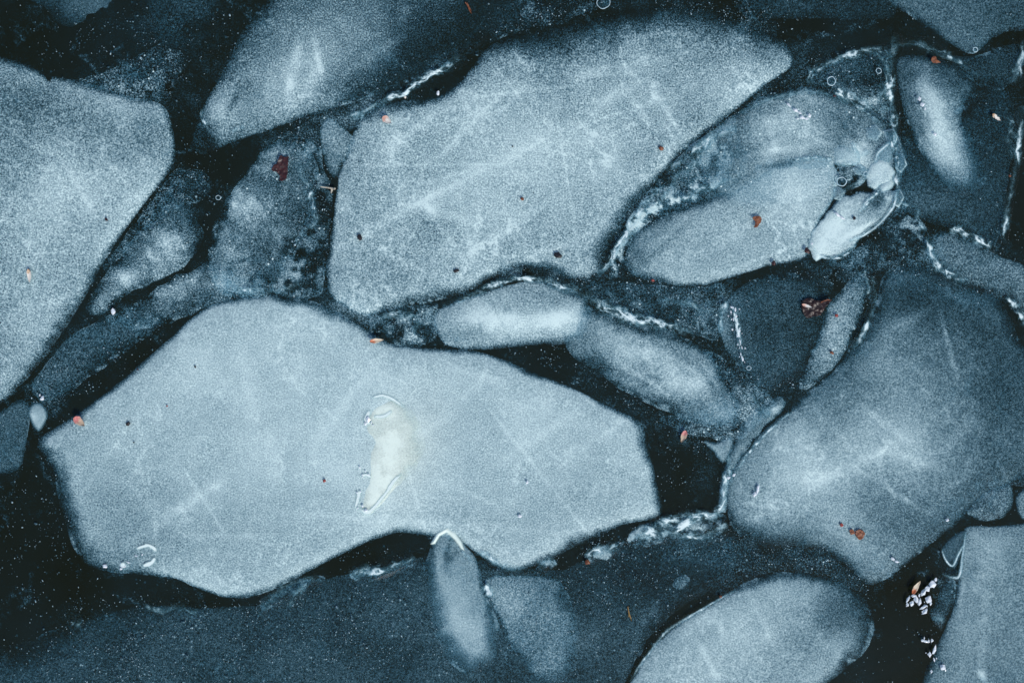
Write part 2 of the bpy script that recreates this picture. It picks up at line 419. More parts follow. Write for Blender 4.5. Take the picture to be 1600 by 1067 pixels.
# --- dim, low-lying ice first (thin, just awash)
SHEET = floe('thin_ice_sheet', 'wide dark teal sheet of thin ice across the bottom, below the huge pale floe', 'ice sheet',
  [(-80,1040,60),(20,1005,50),(90,982,50),(160,958,40),(230,945,30),(300,948,25),(360,945,20),(410,935,16),(470,905,14),(540,893,14),(600,880,14),(650,870,16),(740,872,20),(830,888,20),(900,875,14),(940,862,14),(1000,842,12),(1070,832,12),(1130,828,14),(1150,850,30),(1140,900,40),(1060,950,40),(1010,1010,25),(975,1080,20),(960,1140,20),(400,1150,20),(-80,1150,20)],
  base=0.235, z=1.2, mott=0.35, grain=.7, speck=.8, dome=0, rough=10,
  blobs=[(60,1000,160,40,-12,-.08),(560,980,240,60,0,.04),(950,1000,120,60,0,.05),(1000,890,170,45,-8,-.10),(600,890,120,20,-10,-.04),(700,980,60,40,0,.06),(930,960,40,60,10,.06),(480,1030,80,20,0,.05),(330,1000,40,20,0,.04),(620,1030,50,20,10,-.05),(1060,905,50,30,0,-.03),(250,1060,200,40,0,.02)])
floe('submerged_floe', 'faint blue floe tip sunk under dark water at the top left corner', 'ice floe',
  [(50,-60,30),(190,-60,30),(184,5,10),(172,22,12),(140,32,18),(100,45,45),(70,20,40),(40,0,40)], base=.27, z=1.0, grain=.6, blobs=[(140,8,45,22,-10,.12)], speck=.4)
floe('submerged_floe', 'barely visible sunk ice between the top left corner and the steel blue floe', 'ice floe',
  [(215,-60,40),(360,-60,40),(372,0,40),(355,60,50),(310,110,50),(260,140,50),(190,140,40),(120,130,40),(120,95,50),(200,60,60)], base=.07, z=1.0, grain=.9, speck=.5, rag=.5, ragscale=40, blobs=[(290,5,45,28,0,.10),(225,130,50,22,10,.05),(180,90,60,25,-20,.03)])
floe('submerged_floe', 'long faint band of sunk ice along the top edge, right of the big central floe', 'ice floe',
  [(1120,-60,30),(1395,-60,30),(1400,20,25),(1380,32,18),(1300,30,22),(1220,30,22),(1160,20,25)], base=.13, z=1.0, grain=.8, speck=.4, blobs=[(1240,18,60,16,0,.05)])
floe('submerged_floe', 'dim teal slab sunk beside the white frost line near the right edge', 'ice floe',
  [(1395,215,25),(1430,200,40),(1500,170,50),(1540,130,50),(1580,140,30),(1590,220,18),(1575,300,14),(1560,385,14),(1500,360,20),(1440,345,20),(1400,320,20),(1395,270,20)],
  base=.15, z=1.2, grain=.7, speck=.3, mott=.25, blobs=[(1460,315,55,35,20,.16),(1425,310,25,20,0,.08),(1530,330,30,60,10,.04),(1530,170,50,40,0,-.06)])
floe('submerged_floe', 'smoky grey ice under the streaky slush, beside the frosty white floe', 'ice floe',
  [(1110,255,20),(1160,195,20),(1200,240,20),(1150,300,20),(1090,320,20),(1040,340,20),(1020,320,20),(1060,280,20)], base=.18, z=1.5, grain=.9, speck=.8, rag=.7, ragscale=16, blobs=[(1110,280,40,30,-30,.12)])
floe('submerged_floe', 'narrow dark sliver of sunk ice between left edge floe and huge pale floe', 'ice floe',
  [(45,600,10),(75,565,12),(110,525,14),(150,505,16),(200,495,20),(260,490,18),(250,510,18),(200,545,26),(150,580,26),(100,615,20),(68,632,12),(55,620,10)],
  base=.24, z=1.8, grain=1.0, speck=.8, blobs=[(95,570,55,18,-42,.12),(180,510,40,14,-20,.06)], bumps=())
# --- small floes on the left
L1 = floe('speckled_floe', 'mottled blue floe wedged against the right side of the left edge floe', 'ice floe',
  [(132,486,12),(150,448,12),(172,415,12),(205,375,12),(240,330,16),(262,296,22),(275,285,24),(292,290,30),(302,325,30),(310,365,24),(298,408,14),(268,430,10),(226,446,12),(190,470,12),(160,490,14)],
  base=.37, z=3.0, grain=1.2, speck=1.0, mott=.35, rag=.25, ragscale=26, rough=16, wisp=.2, blobs=[(205,440,55,24,-38,.34),(278,385,30,36,20,.24),(170,468,25,18,-30,.14),(230,410,60,14,-40,.10),(245,290,50,30,-50,-.08)])
L2 = floe('speckled_floe', 'smoky blue floe lying under the dark red leaf scrap', 'ice floe',
  [(428,226,20),(455,222,16),(488,240,18),(492,290,22),(482,340,26),(462,385,34),(440,430,34),(395,455,26),(350,458,20),(326,425,12),(328,380,12),(345,332,12),(375,284,12),(404,246,14)],
  base=.44, z=3.2, grain=1.1, speck=1.0, mott=.3, rag=.2, ragscale=26, rough=18, wisp=.3, blobs=[(385,315,26,44,-55,.22),(430,250,34,20,0,.12),(345,395,25,44,20,.14),(455,330,26,40,0,-.12),(400,350,30,20,0,.08),(430,400,30,20,0,-.14),(370,440,30,18,0,.10)], streaks=[(362,410,356,455,4,-.26),(356,412,390,405,3,-.2),(395,300,440,360,3,-.14),(410,340,350,400,3,.12),(450,260,440,330,3,.12)])
floe('speckled_floe', 'dark flat floe directly below the mottled blue one, touching the huge pale floe', 'ice floe',
  [(165,500,14),(200,478,14),(250,448,14),(290,425,16),(330,408,20),(375,420,25),(420,440,20),(420,462,10),(350,470,8),(318,486,8),(290,498,12),(250,506,18),(205,510,18)],
  base=.38, z=2.6, grain=1.2, speck=1.2, mott=.35, rag=.3, ragscale=24, rough=16, wisp=.2, blobs=[(330,450,60,22,-15,.24),(250,470,30,12,-20,.12),(380,440,22,18,0,.05),(210,495,30,12,0,-.05)])
floe('ice_chip', 'small grey triangular chip pinched beside the left corner of the big central floe', 'ice chip',
  [(500,196,6),(512,186,6),(528,192,8),(545,208,8),(556,222,8),(548,240,10),(536,262,12),(524,278,12),(512,258,10),(503,228,8)], base=.52, fade=8, z=3.6, grain=1.0, speck=.8, blobs=[(520,215,16,20,0,.12)], edge=8)
# slush webs
SL1 = floe('slush_patch', 'dark lacy slush left of the big central floe, under the pale hooked twig', 'slush',
  [(455,215,14),(498,225,12),(505,262,12),(520,290,10),(518,350,10),(508,430,12),(495,466,12),(440,466,14),(375,466,14),(345,458,12),(340,430,14),(420,415,14),(465,370,14),(488,320,14),(492,270,12)],
  base=.30, z=2.4, grain=1.1, speck=1.2, rag=.95, ragscale=17, group='patches of frozen slush in the gaps', blobs=[(480,270,18,30,0,.15),(470,430,26,26,0,.30),(400,448,60,14,0,.06),(505,330,20,80,0,-.14),(440,430,30,15,0,-.2)])
SL2 = floe('slush_patch', 'black and white speckled slush in the notch between the two largest pale floes', 'slush',
  [(545,482,8),(575,488,10),(610,480,12),(650,474,12),(682,470,10),(684,500,10),(680,530,10),(650,545,10),(610,538,10),(580,520,10),(560,500,8)],
  base=.30, z=2.4, grain=1.3, speck=1.4, rag=.9, ragscale=15, group='patches of frozen slush in the gaps', blobs=[(640,490,35,10,-10,.15),(655,515,22,12,0,.20)])
SL3 = floe('slush_patch', 'streaky frozen slush filling the wedge between the big central floe and the pale lobed floe', 'slush',
  [(1170,158,8),(1140,182,10),(1100,210,10),(1062,240,10),(1030,275,10),(1000,310,10),(978,345,10),(960,385,10),(945,415,10),(932,432,10),(960,435,12),(990,425,14),(975,400,14),(1005,355,14),(1060,325,14),(1110,305,14),(1150,262,14),(1140,225,14),(1170,185,12)],
  base=.36, z=2.2, grain=1.2, speck=1.3, rag=.95, ragscale=14, group='patches of frozen slush in the gaps', blobs=[(1060,255,20,14,-40,-.22),(1110,205,14,40,55,-.15),(1040,300,16,22,-40,-.15),(1000,345,40,20,-55,.45),(960,400,20,26,-60,.35),(1135,225,34,26,0,.35),(1085,305,50,16,-15,.35),(1040,335,30,16,-30,.3)])
SL4 = floe('slush_patch', 'thin dark crust strewn with specks below the pale lobed floe', 'slush',
  [(900,445,14),(950,438,14),(1010,440,14),(1080,450,14),(1130,440,14),(1130,480,14),(1125,530,14),(1080,522,14),(1030,505,14),(980,490,14),(940,470,14)],
  base=.18, z=1.8, grain=1.2, speck=1.4, rag=.7, ragscale=20, group='patches of frozen slush in the gaps', blobs=[(1000,485,60,14,15,.14),(1100,500,30,16,0,.18),(1108,455,12,8,0,.25)])
SL5 = floe('slush_patch', 'dark peppery slush around the lower right end of the long curved floe', 'slush',
  [(1095,545,14),(1130,560,14),(1160,590,14),(1200,615,14),(1215,632,10),(1190,665,12),(1150,690,14),(1090,680,16),(1030,655,16),(1100,640,20),(1130,600,20)],
  base=.30, z=2.0, grain=1.4, speck=1.4, rag=.5, ragscale=20, group='patches of frozen slush in the gaps', blobs=[(1160,635,40,22,20,.16),(1180,660,20,26,30,.12)])
SL6 = floe('slush_patch', 'speckled dark slush between the top of the oval bottom floe and the right floe', 'slush',
  [(1135,835,14),(1190,858,10),(1240,852,10),(1285,855,10),(1320,880,10),(1350,905,10),(1360,930,14),(1330,925,14),(1290,905,12),(1240,893,12),(1190,900,16),(1130,930,20),(1100,900,20)],
  base=.12, z=1.6, grain=1.4, speck=1.4, rag=.3, ragscale=20, group='patches of frozen slush in the gaps', blobs=[(1260,885,60,8,0,.10)])
SL7 = floe('slush_patch', 'grey crusty slush between the bright chip and the narrow floe at the right edge', 'slush',
  [(1300,402,10),(1345,380,10),(1395,330,10),(1420,325,12),(1445,350,12),(1455,375,10),(1465,410,12),(1440,420,12),(1400,412,14),(1360,430,14),(1310,425,14),(1270,425,14)],
  base=.26, z=1.8, grain=1.2, speck=1.0, rag=.9, ragscale=18, group='patches of frozen slush in the gaps', blobs=[(1420,350,25,25,0,.22),(1340,420,30,8,0,.05)])
SL8 = floe('slush_patch', 'snowy speckles frozen along the top edge of the left edge floe', 'slush',
  [(120,128,10),(150,112,10),(200,95,16),(255,70,20),(290,90,20),(285,120,16),(255,135,14),(262,165,10),(225,162,8),(180,155,8)],
  base=.22, z=1.6, grain=1.8, speck=1.6, rag=.5, ragscale=16, group='patches of frozen slush in the gaps', blobs=[(205,130,40,12,15,.14),(270,100,16,18,0,.08)])
SL9 = floe('slush_patch', 'dark speckled slush beside the mottled blue floe, under the corner of the left edge floe', 'slush',
  [(270,262,8),(290,262,12),(320,270,20),(330,300,20),(290,320,20),(250,340,16),(215,375,14),(180,415,10),(165,430,8),(160,415,8),(188,375,8),(220,330,8),(248,292,8)],
  base=.22, z=1.9, grain=1.6, speck=1.6, rag=.6, ragscale=14, group='patches of frozen slush in the gaps')
SL10 = floe('slush_patch', 'dark slush with fine white specks above the top left corner of the big central floe', 'slush',
  [(760,70,14),(790,20,16),(830,-10,16),(900,-20,16),(960,0,14),(900,30,14),(860,45,10),(810,52,10)],
  base=.13, z=1.6, grain=1.4, speck=1.6, rag=.7, ragscale=16, group='patches of frozen slush in the gaps', blobs=[(825,20,10,18,20,.25)])

# --- the large floes
FA = floe('ice_floe', 'large pale floe with a rounded right corner filling the left edge', 'ice floe',
  [(-90,60,10),(-30,80,12),(0,90,12),(30,98,12),(58,110,12),(71,119,8),(76,126,5),(81,120,8),(110,127,14),(140,134,16),(180,146,14),(222,156,12),(250,163,9),(263,178,8),(270,208,8),(273,238,8),(267,262,9),(246,290,10),(216,330,10),(186,370,12),(164,402,16),(140,442,20),(112,488,22),(82,532,22),(52,574,18),(26,604,16),(0,626,16),(-90,690,16)],
  base=.70, scratch=6, z=6, grain=1.15, speck=.35, mott=.14, rough=5,
  blobs=[(120,180,200,40,12,-.16),(20,180,70,120,0,-.12),(90,300,90,70,-50,.10),(60,470,90,60,-50,.08),(215,290,16,70,38,.05),(10,520,60,60,0,-.06)],
  streaks=[(110,270,150,340,4,.08),(60,265,120,260,8,.05),(205,320,240,285,5,.1)])
FB = floe('ice_floe', 'steel blue floe with pale vertical streaks reaching in from the top, left of centre', 'ice floe',
  [(316,178,7),(328,150,10),(350,116,18),(370,75,26),(395,35,36),(425,0,40),(460,-60,30),(830,-60,30),(828,0,30),(790,38,40),(740,72,50),(690,100,40),(640,122,35),(590,142,26),(545,160,18),(500,176,12),(455,190,10),(400,208,10),(350,226,12),(318,238,18),(304,225,20),(308,200,10)],
  base=.30, z=5, grain=1.15, speck=.5, mott=.2, rough=7, edge=18,
  blobs=[(445,130,95,70,-30,.42),(370,190,40,22,-20,.18),(520,90,70,60,0,.12),(560,30,110,50,0,.14),(560,150,70,24,-20,-.12),(640,110,70,24,-25,-.12),(480,100,20,50,10,.12),(690,50,110,60,-20,-.20),(640,70,60,40,0,-.03),(780,10,60,60,0,-.16),(342,176,20,22,0,.30),(322,215,22,28,0,-.30),(366,168,5,18,10,-.22)],
  streaks=[(470,50,450,150,9,.16),(488,50,505,130,5,.16),(520,130,640,50,9,.12),(590,20,600,60,12,.12),(640,10,618,40,6,.10),(440,30,455,180,6,.08)],
  bumps=[(340,175,18,18,0,3)])
FC = floe('ice_floe', 'big pale central floe crossed by long white scratches, reaching up to the right', 'ice floe',
  [(512,440,12),(514,400,10),(520,350,9),(528,290,9),(542,240,9),(554,206,10),(566,184,14),(610,166,22),(655,160,22),(692,150,14),(722,126,12),(746,100,16),(768,78,26),(810,60,40),(870,52,50),(930,34,55),(1000,20,60),(1050,16,60),(1100,20,50),(1140,32,50),(1180,48,45),(1215,64,35),(1234,84,20),(1236,102,10),(1218,116,8),(1190,136,8),(1170,154,9),(1140,178,10),(1100,206,12),(1060,238,14),(1030,270,16),(1000,302,24),(976,336,30),(956,372,32),(942,404,28),(926,430,14),(895,434,14),(860,420,14),(820,412,12),(790,422,14),(760,436,14),(730,452,16),(690,462,24),(640,472,24),(600,484,12),(570,494,8),(545,484,8),(522,466,10)],
  base=.73, step=2.4, scratch=34, wisp=.22, z=6.5, grain=1.15, speck=.35, mott=.16, rough=6,
  blobs=[(1200,62,50,28,35,-.22),(850,60,160,35,-8,-.20),(1120,70,110,50,10,-.16),(840,95,60,40,0,-.10),(960,90,60,30,0,-.03),(600,420,50,50,0,-.06),(680,360,40,30,-10,-.13),(640,170,60,14,-10,-.16),(1000,75,16,14,0,.12),(800,230,120,80,-20,.06),(760,330,140,60,-25,.10),(1160,110,70,30,-20,.10),(560,300,30,70,0,-.05),(1100,180,30,20,0,-.04),(880,380,60,40,0,-.02),(620,300,40,30,0,.05),(950,260,60,60,0,.05)],
  streaks=[(640,322,960,158,10,.05),(600,345,780,252,3,.05),(760,270,900,190,3,.05),(560,365,700,295,9,.11),(670,262,790,140,6,.10),(830,120,770,190,5,.07),(600,240,690,170,7,.07),(800,75,830,115,4,.12),(970,95,1005,135,4,.13),(1015,130,1062,208,4,.15),(980,140,1020,200,4,.12),(650,320,745,350,7,.12),(590,390,700,440,4,.08),(660,320,640,380,4,.05),(840,400,960,350,8,.10),(730,360,740,420,4,.12),(660,310,720,400,5,.10),(880,120,1100,80,8,.07),(920,165,1010,125,10,.10),(700,420,880,300,7,.06),(1060,235,1120,190,5,.12),(620,480,760,300,4,.05),(970,20,1000,80,5,.08)])
FD = floe('ice_floe', 'huge smooth pale floe with a cream patch in its middle', 'ice floe',
  [(64,690,16),(84,674,14),(110,655,12),(160,620,11),(210,580,11),(258,538,11),(298,502,11),(335,476,12),(390,466,14),(440,466,18),(500,480,20),(540,500,18),(580,524,14),(620,541,12),(680,547,12),(740,551,12),(800,570,10),(860,594,10),(920,620,10),(968,644,10),(998,664,14),(1008,700,20),(1020,752,20),(1032,803,12),(990,814,10),(950,826,12),(900,850,16),(850,874,16),(812,889,12),(780,884,14),(750,864,12),(722,848,10),(700,842,10),(680,838,10),(640,831,12),(610,831,14),(575,842,14),(535,862,14),(490,886,12),(452,906,10),(408,926,10),(372,933,9),(340,928,9),(310,917,9),(270,902,10),(220,894,14),(170,888,18),(140,877,24),(122,855,30),(110,820,34),(98,780,34),(88,740,36),(74,710,30)],
  base=.81, step=2.4, scratch=14, wisp=.12, z=7, grain=.85, speck=.25, mott=.08, rough=5,
  blobs=[(620,700,170,110,-70,.07),(400,560,120,70,0,.04),(180,800,90,110,0,-.12),(330,850,110,60,0,-.08),(850,640,150,60,20,.04),(870,800,130,50,-10,-.05),(100,690,40,30,0,-.10),(540,850,90,30,0,-.05),(470,490,70,25,0,.02),(760,830,80,30,0,-.05),(300,640,60,60,0,.03),(180,870,60,16,0,-.12)],
  streaks=[(235,830,360,740,9,.10),(370,520,410,700,12,.05),(430,800,900,835,6,.05),(250,835,430,838,4,.06),(600,560,480,700,10,.05),(760,740,900,640,8,.05),(640,690,720,640,6,.05),(690,570,800,600,6,.05),(242,790,244,870,3,.08),(420,660,430,760,8,.05)],
  warm=[(635,705,48,80,20,.45)])
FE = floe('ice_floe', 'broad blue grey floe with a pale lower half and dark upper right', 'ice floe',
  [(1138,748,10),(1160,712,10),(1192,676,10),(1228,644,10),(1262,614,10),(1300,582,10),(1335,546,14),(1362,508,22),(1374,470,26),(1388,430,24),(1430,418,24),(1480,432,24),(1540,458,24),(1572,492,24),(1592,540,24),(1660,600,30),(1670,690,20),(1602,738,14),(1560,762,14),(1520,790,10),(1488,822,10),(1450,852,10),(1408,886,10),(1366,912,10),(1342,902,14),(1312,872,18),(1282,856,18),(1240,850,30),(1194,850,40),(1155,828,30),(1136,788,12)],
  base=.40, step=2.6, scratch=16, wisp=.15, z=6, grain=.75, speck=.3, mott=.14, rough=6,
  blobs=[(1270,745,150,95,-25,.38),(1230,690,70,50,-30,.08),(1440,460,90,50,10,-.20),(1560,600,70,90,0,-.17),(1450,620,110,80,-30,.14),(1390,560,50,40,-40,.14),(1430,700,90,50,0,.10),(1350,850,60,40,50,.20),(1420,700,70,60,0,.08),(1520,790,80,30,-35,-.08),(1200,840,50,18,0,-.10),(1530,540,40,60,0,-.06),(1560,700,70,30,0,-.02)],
  streaks=[(1466,478,1500,608,4,.18),(1372,525,1466,474,9,.14),(1330,620,1440,705,6,.08),(1380,700,1500,745,7,.10),(1460,720,1540,640,9,.08),(1260,760,1410,690,9,.10),(1430,830,1540,700,10,.05),(1500,650,1590,700,10,.07)],
  edge=16)
FF = floe('ice_floe', 'oval blue grey floe with a thin bright left rim rising from the bottom edge', 'ice floe',
  [(970,1095,5),(988,1062,5),(1008,1028,5),(1040,990,6),(1090,956,7),(1145,922,10),(1195,900,14),(1250,898,18),(1300,908,24),(1340,930,36),(1360,968,40),(1352,1010,40),(1318,1040,30),(1285,1070,24),(1255,1110,20),(1200,1160,20),(970,1160,10)],
  base=.70, z=5.5, grain=.75, speck=.25, mott=.14, rough=6,
  blobs=[(1130,1000,100,60,-30,.12),(1320,950,60,60,0,-.30),(1240,1030,60,60,0,.02),(1220,905,60,14,0,-.06)],
  streaks=[(1090,1000,1125,1067,5,.14),(1125,970,1130,1000,4,.10),(1200,970,1180,1067,9,.06),(1170,930,1210,1010,5,.08),(1050,1000,1120,960,8,.05),(1240,960,1330,1040,8,.05)])
FG = floe('ice_floe', 'straight sided blue grey slab standing in the bottom right corner', 'ice floe',
  [(1512,822,6),(1560,822,6),(1640,820,6),(1660,900,8),(1660,1150,8),(1430,1150,14),(1444,1067,16),(1462,1020,14),(1482,975,10),(1494,930,8),(1500,880,7),(1506,840,6)],
  base=.56, z=6, grain=.7, speck=.25, mott=.18, rough=4,
  blobs=[(1540,860,28,50,0,.14),(1520,990,26,60,15,.10),(1590,900,30,60,0,-.08),(1560,1050,60,30,0,-.04),(1470,1050,20,40,0,-.06)],
  streaks=[(1512,840,1500,960,4,.12),(1540,940,1530,1060,8,.06),(1530,1045,1540,1067,5,.3)])

# --- right cluster
H1 = floe('ice_floe', 'frosty white floe with wet glints, just above the pale lobed floe', 'ice floe',
  [(1095,232,16),(1118,205,16),(1150,178,16),(1195,152,18),(1240,142,18),(1290,146,18),(1330,160,18),(1370,182,18),(1396,208,12),(1402,240,10),(1394,268,6),(1375,286,6),(1350,278,6),(1342,262,5),(1306,258,5),(1302,280,8),(1270,310,14),(1220,320,14),(1165,322,18),(1120,300,18),(1100,265,18)],
  base=.56, z=4.4, grain=.9, speck=1.0, mott=.35, rough=9,
  blobs=[(1230,200,60,35,0,.18),(1330,245,30,20,0,.30),(1200,250,50,25,-20,.15),(1340,180,50,25,15,-.18),(1110,240,34,34,0,-.22),(1385,225,22,34,0,-.14),(1290,165,60,10,10,.10),(1190,180,50,14,-25,-.10),(1240,248,50,8,-8,-.16),(1350,245,16,18,0,.22),(1310,265,20,14,0,.12)],
  streaks=[(1180,262,1300,250,4,-.22),(1310,190,1345,225,4,-.15),(1140,250,1230,205,3,-.10),(1265,215,1310,230,3,.14),(1345,160,1300,200,3,.10),(1215,240,1200,200,6,.1),(1265,180,1250,260,6,.08),(1170,240,1300,225,5,.10)], bumps=[(1240,190,40,20,20,3)])
H2 = floe('ice_floe', 'pale lobed floe with an orange leaf crumb on it, right of the big central floe', 'ice floe',
  [(978,405,18),(990,372,18),(1020,348,16),(1060,330,16),(1110,314,16),(1155,288,20),(1190,258,22),(1240,246,18),(1285,246,10),(1306,262,8),(1310,288,6),(1298,318,6),(1280,348,6),(1266,380,7),(1258,402,8),(1215,412,8),(1160,426,10),(1110,440,12),(1060,446,12),(1015,436,16),(988,424,18)],
  base=.72, z=5.6, grain=.9, speck=.7, mott=.12, rough=6,
  wisp=.3, blobs=[(1040,350,40,12,-25,-.18),(1250,300,50,40,0,.12),(1080,380,60,40,-10,.02),(1000,400,30,30,0,-.25),(1180,400,60,16,-10,-.04),(1170,300,30,20,0,-.06)],
  streaks=[(1000,415,1080,345,5,-.12),(1120,430,1250,380,3,.08),(1180,300,1240,330,3,-.10),(1080,400,1230,320,8,.06)])
frost([(1010,452,10),(1050,470,14),(1090,478,12),(1120,500,10)], .35, parent=SL4, scale=14, wob=8)
frost([(1165,610,12),(1185,635,14),(1200,655,10)], .4, parent=SL5, scale=9, wob=8)
frost([(470,250,8),(478,290,9),(492,330,8),(484,380,9)], .4, parent=SL1, scale=9, wob=6)
frost([(350,420,6),(360,445,8),(395,455,8),(440,452,8),(480,436,10)], .55, parent=SL1, scale=8, wob=6)
frost([(590,500,8),(620,490,10),(650,500,10),(640,520,9)], .5, parent=SL2, scale=8, wob=6)
frost([(1130,185,10),(1100,230,12),(1075,262,12),(1030,300,10)], .4, parent=SL3, scale=7, wob=8)
H3 = floe('ice_chip', 'bright white chip with a curved glassy lower edge, right of the pale lobed floe', 'ice chip',
  [(1264,386,3),(1268,362,4),(1282,340,4),(1300,322,4),(1316,304,4),(1330,306,5),(1346,296,5),(1362,300,5),(1376,288,4),(1390,296,4),(1400,298,4),(1392,326,4),(1372,352,5),(1342,380,5),(1308,403,6),(1290,400,5),(1276,405,4)], sharp=True,
  base=.76, z=6.2, grain=.8, speck=.6, mott=.35, rough=12, edge=5, step=2, wisp=.3,
  blobs=[(1310,355,34,36,0,.22),(1368,315,20,9,-50,-.38),(1345,322,26,4,-40,-.22),(1290,385,18,12,0,.1),(1368,270,14,16,0,.1)], streaks=[(1310,378,1372,342,4,.3)])
floe('ice_chip', 'square bright block of ice directly above the curved white chip', 'ice chip',
  [(1352,272,3),(1358,256,4),(1372,248,4),(1388,252,4),(1398,268,3),(1394,288,4),(1376,292,4),(1366,300,4),(1352,294,3)], sharp=True, base=.80, z=7.5, grain=.7, mott=.3, rough=7, step=2, edge=4, speck=.5)
floe('ice_chip', 'pale square block frozen into the frosty white floe above the dark hole', 'ice chip',
  [(1302,232,5),(1318,224,5),(1340,228,5),(1346,240,4),(1344,258,4),(1322,262,4),(1304,256,4)], sharp=True, base=.78, z=7, grain=.7, mott=.2, rough=6, step=2, edge=5, speck=.5)
floe('ice_chip', 'grey translucent splinter between the square bright block and the long frost line', 'ice chip',
  [(1398,210,4),(1408,216,4),(1416,244,6),(1412,270,6),(1404,290,4),(1398,268,4),(1402,245,4)], sharp=True, base=.42, z=6, grain=.8, rough=5, step=2, edge=4, speck=.6)
for pts_, b_, lab_ in [
  ([(1380,204,3),(1396,200,3),(1404,214,3),(1398,228,3),(1384,226,3)], .34, 'glassy scalloped flake at the top of the crumpled rim, beside the long frost line'),
  ([(1398,236,3),(1412,240,3),(1418,258,3),(1408,272,3),(1398,262,3)], .30, 'dark glassy scalloped flake right of the square bright block'),
  ([(1392,300,3),(1406,294,3),(1414,308,3),(1404,326,3),(1392,318,3)], .36, 'glassy scalloped flake at the right tip of the curved white chip'),
  ([(1330,262,2),(1346,256,2),(1358,264,2),(1350,276,2),(1336,274,2)], .50, 'tiny pale flake on the right brink of the dark hole'),
  ([(1300,296,2),(1310,290,2),(1322,300,2),(1314,316,2),(1302,312,2)], .55, 'tiny pale flake below the dark hole, left of the curved white chip'),
  ([(1352,200,3),(1368,194,3),(1380,206,3),(1370,222,3),(1354,216,3)], .48, 'pale flake frozen on the upper right shoulder of the frosty white floe')]:
    floe('ice_chip', lab_, 'ice chip', pts_, base=b_, sharp=True, rim=.95, z=7.4, grain=.6, rough=3, step=1.6, edge=3, thick=4, group='glassy flakes along the crumpled rim')
floe('slush_patch', 'dark bubbly slush in the hole between the pale lobed floe and the white chip', 'slush',
  [(1302,262,4),(1322,256,4),(1345,262,4),(1356,275,4),(1346,292,4),(1322,304,4),(1306,296,4)], base=.40, z=3, grain=1.2, speck=1, rag=.9, ragscale=11, rough=6, step=2, group='patches of frozen slush in the gaps')
H4 = floe('clear_ice_pane', 'clear dark pane of ice outlined in frost under the top right bubbles', 'ice pane',
  [(1262,128,6),(1266,112,6),(1290,100,6),(1330,86,8),(1370,80,8),(1392,78,6),(1396,110,6),(1396,150,6),(1398,200,8),(1370,180,8),(1340,160,8),(1305,145,8),(1280,136,6)],
  base=.12, z=3.4, grain=1.3, speck=1.0, mott=.5, rag=.3, ragscale=14, rough=5, blobs=[(1335,100,40,14,-10,.14),(1370,165,34,24,40,.42),(1320,145,30,10,20,.3),(1345,125,20,14,0,-.10)])
J1 = floe('ice_floe', 'humped blue white floe between two black cracks near the top right', 'ice floe',
  [(1402,100,8),(1416,90,14),(1450,92,18),(1490,104,20),(1518,122,24),(1522,140,18),(1506,162,12),(1500,186,12),(1508,205,20),(1530,240,40),(1530,290,44),(1495,300,34),(1462,266,20),(1440,235,14),(1424,205,12),(1412,165,10),(1404,130,8)],
  base=.36, z=5.0, grain=.8, speck=.35, mott=.15, rough=6, dome=4,
  blobs=[(1450,160,24,56,-24,.42),(1482,235,28,52,-16,.40),(1490,120,30,22,0,-.10),(1420,110,20,18,0,-.12)], bumps=[(1455,180,22,60,-22,5)])
K1 = floe('ice_floe', 'muted blue floe pointing down from the top right corner', 'ice floe',
  [(1380,-60,14),(1392,0,14),(1420,22,14),(1455,46,12),(1485,68,10),(1505,80,10),(1520,84,10),(1535,74,12),(1550,58,16),(1585,46,14),(1660,40,20),(1660,-60,20)],
  base=.38, z=4, grain=.75, speck=.25, mott=.12, rough=5, blobs=[(1450,10,60,30,0,.05),(1500,60,30,20,0,.05),(1590,20,40,40,0,-.12)])
floe('ice_floe', 'dark wedge of ice under the point of the muted blue floe at the top right', 'ice floe',
  [(1480,84,14),(1520,88,10),(1555,76,10),(1590,70,14),(1600,90,16),(1585,125,20),(1550,140,20),(1520,125,16),(1495,105,14)],
  base=.17, z=2.6, grain=.8, speck=.3, blobs=[(1550,100,30,20,0,.04)])
M1 = floe('ice_floe', 'narrow dull blue floe slanting down to the right edge, above the broad floe', 'ice floe',
  [(1455,378,7),(1470,362,7),(1500,368,9),(1540,388,10),(1580,408,10),(1620,425,12),(1670,440,14),(1670,520,14),(1610,486,18),(1570,462,22),(1530,450,18),(1490,436,12),(1464,410,9)],
  base=.42, z=4.6, grain=1.0, speck=.5, mott=.2, blobs=[(1570,430,60,16,25,.12),(1480,385,20,18,0,.06)])
N1 = floe('ice_floe', 'bright blunt head of the long curved floe squeezed under the big central floe', 'ice floe',
  [(678,500,6),(684,482,6),(704,474,7),(745,460,8),(790,446,6),(820,440,6),(850,440,8),(885,452,16),(914,466,22),(922,498,26),(905,526,22),(875,534,20),(820,538,14),(770,544,12),(725,546,9),(694,540,7),(682,524,6)], sharp=True,
  base=.70, z=5.0, grain=.95, speck=.4, mott=.12, rough=6, blobs=[(800,498,90,20,0,.26),(870,500,30,18,0,.16),(720,525,50,14,0,-.10),(850,455,50,10,10,-.08)], streaks=[(700,500,900,490,5,.06),(760,452,800,540,3,-.06)], dome=2)
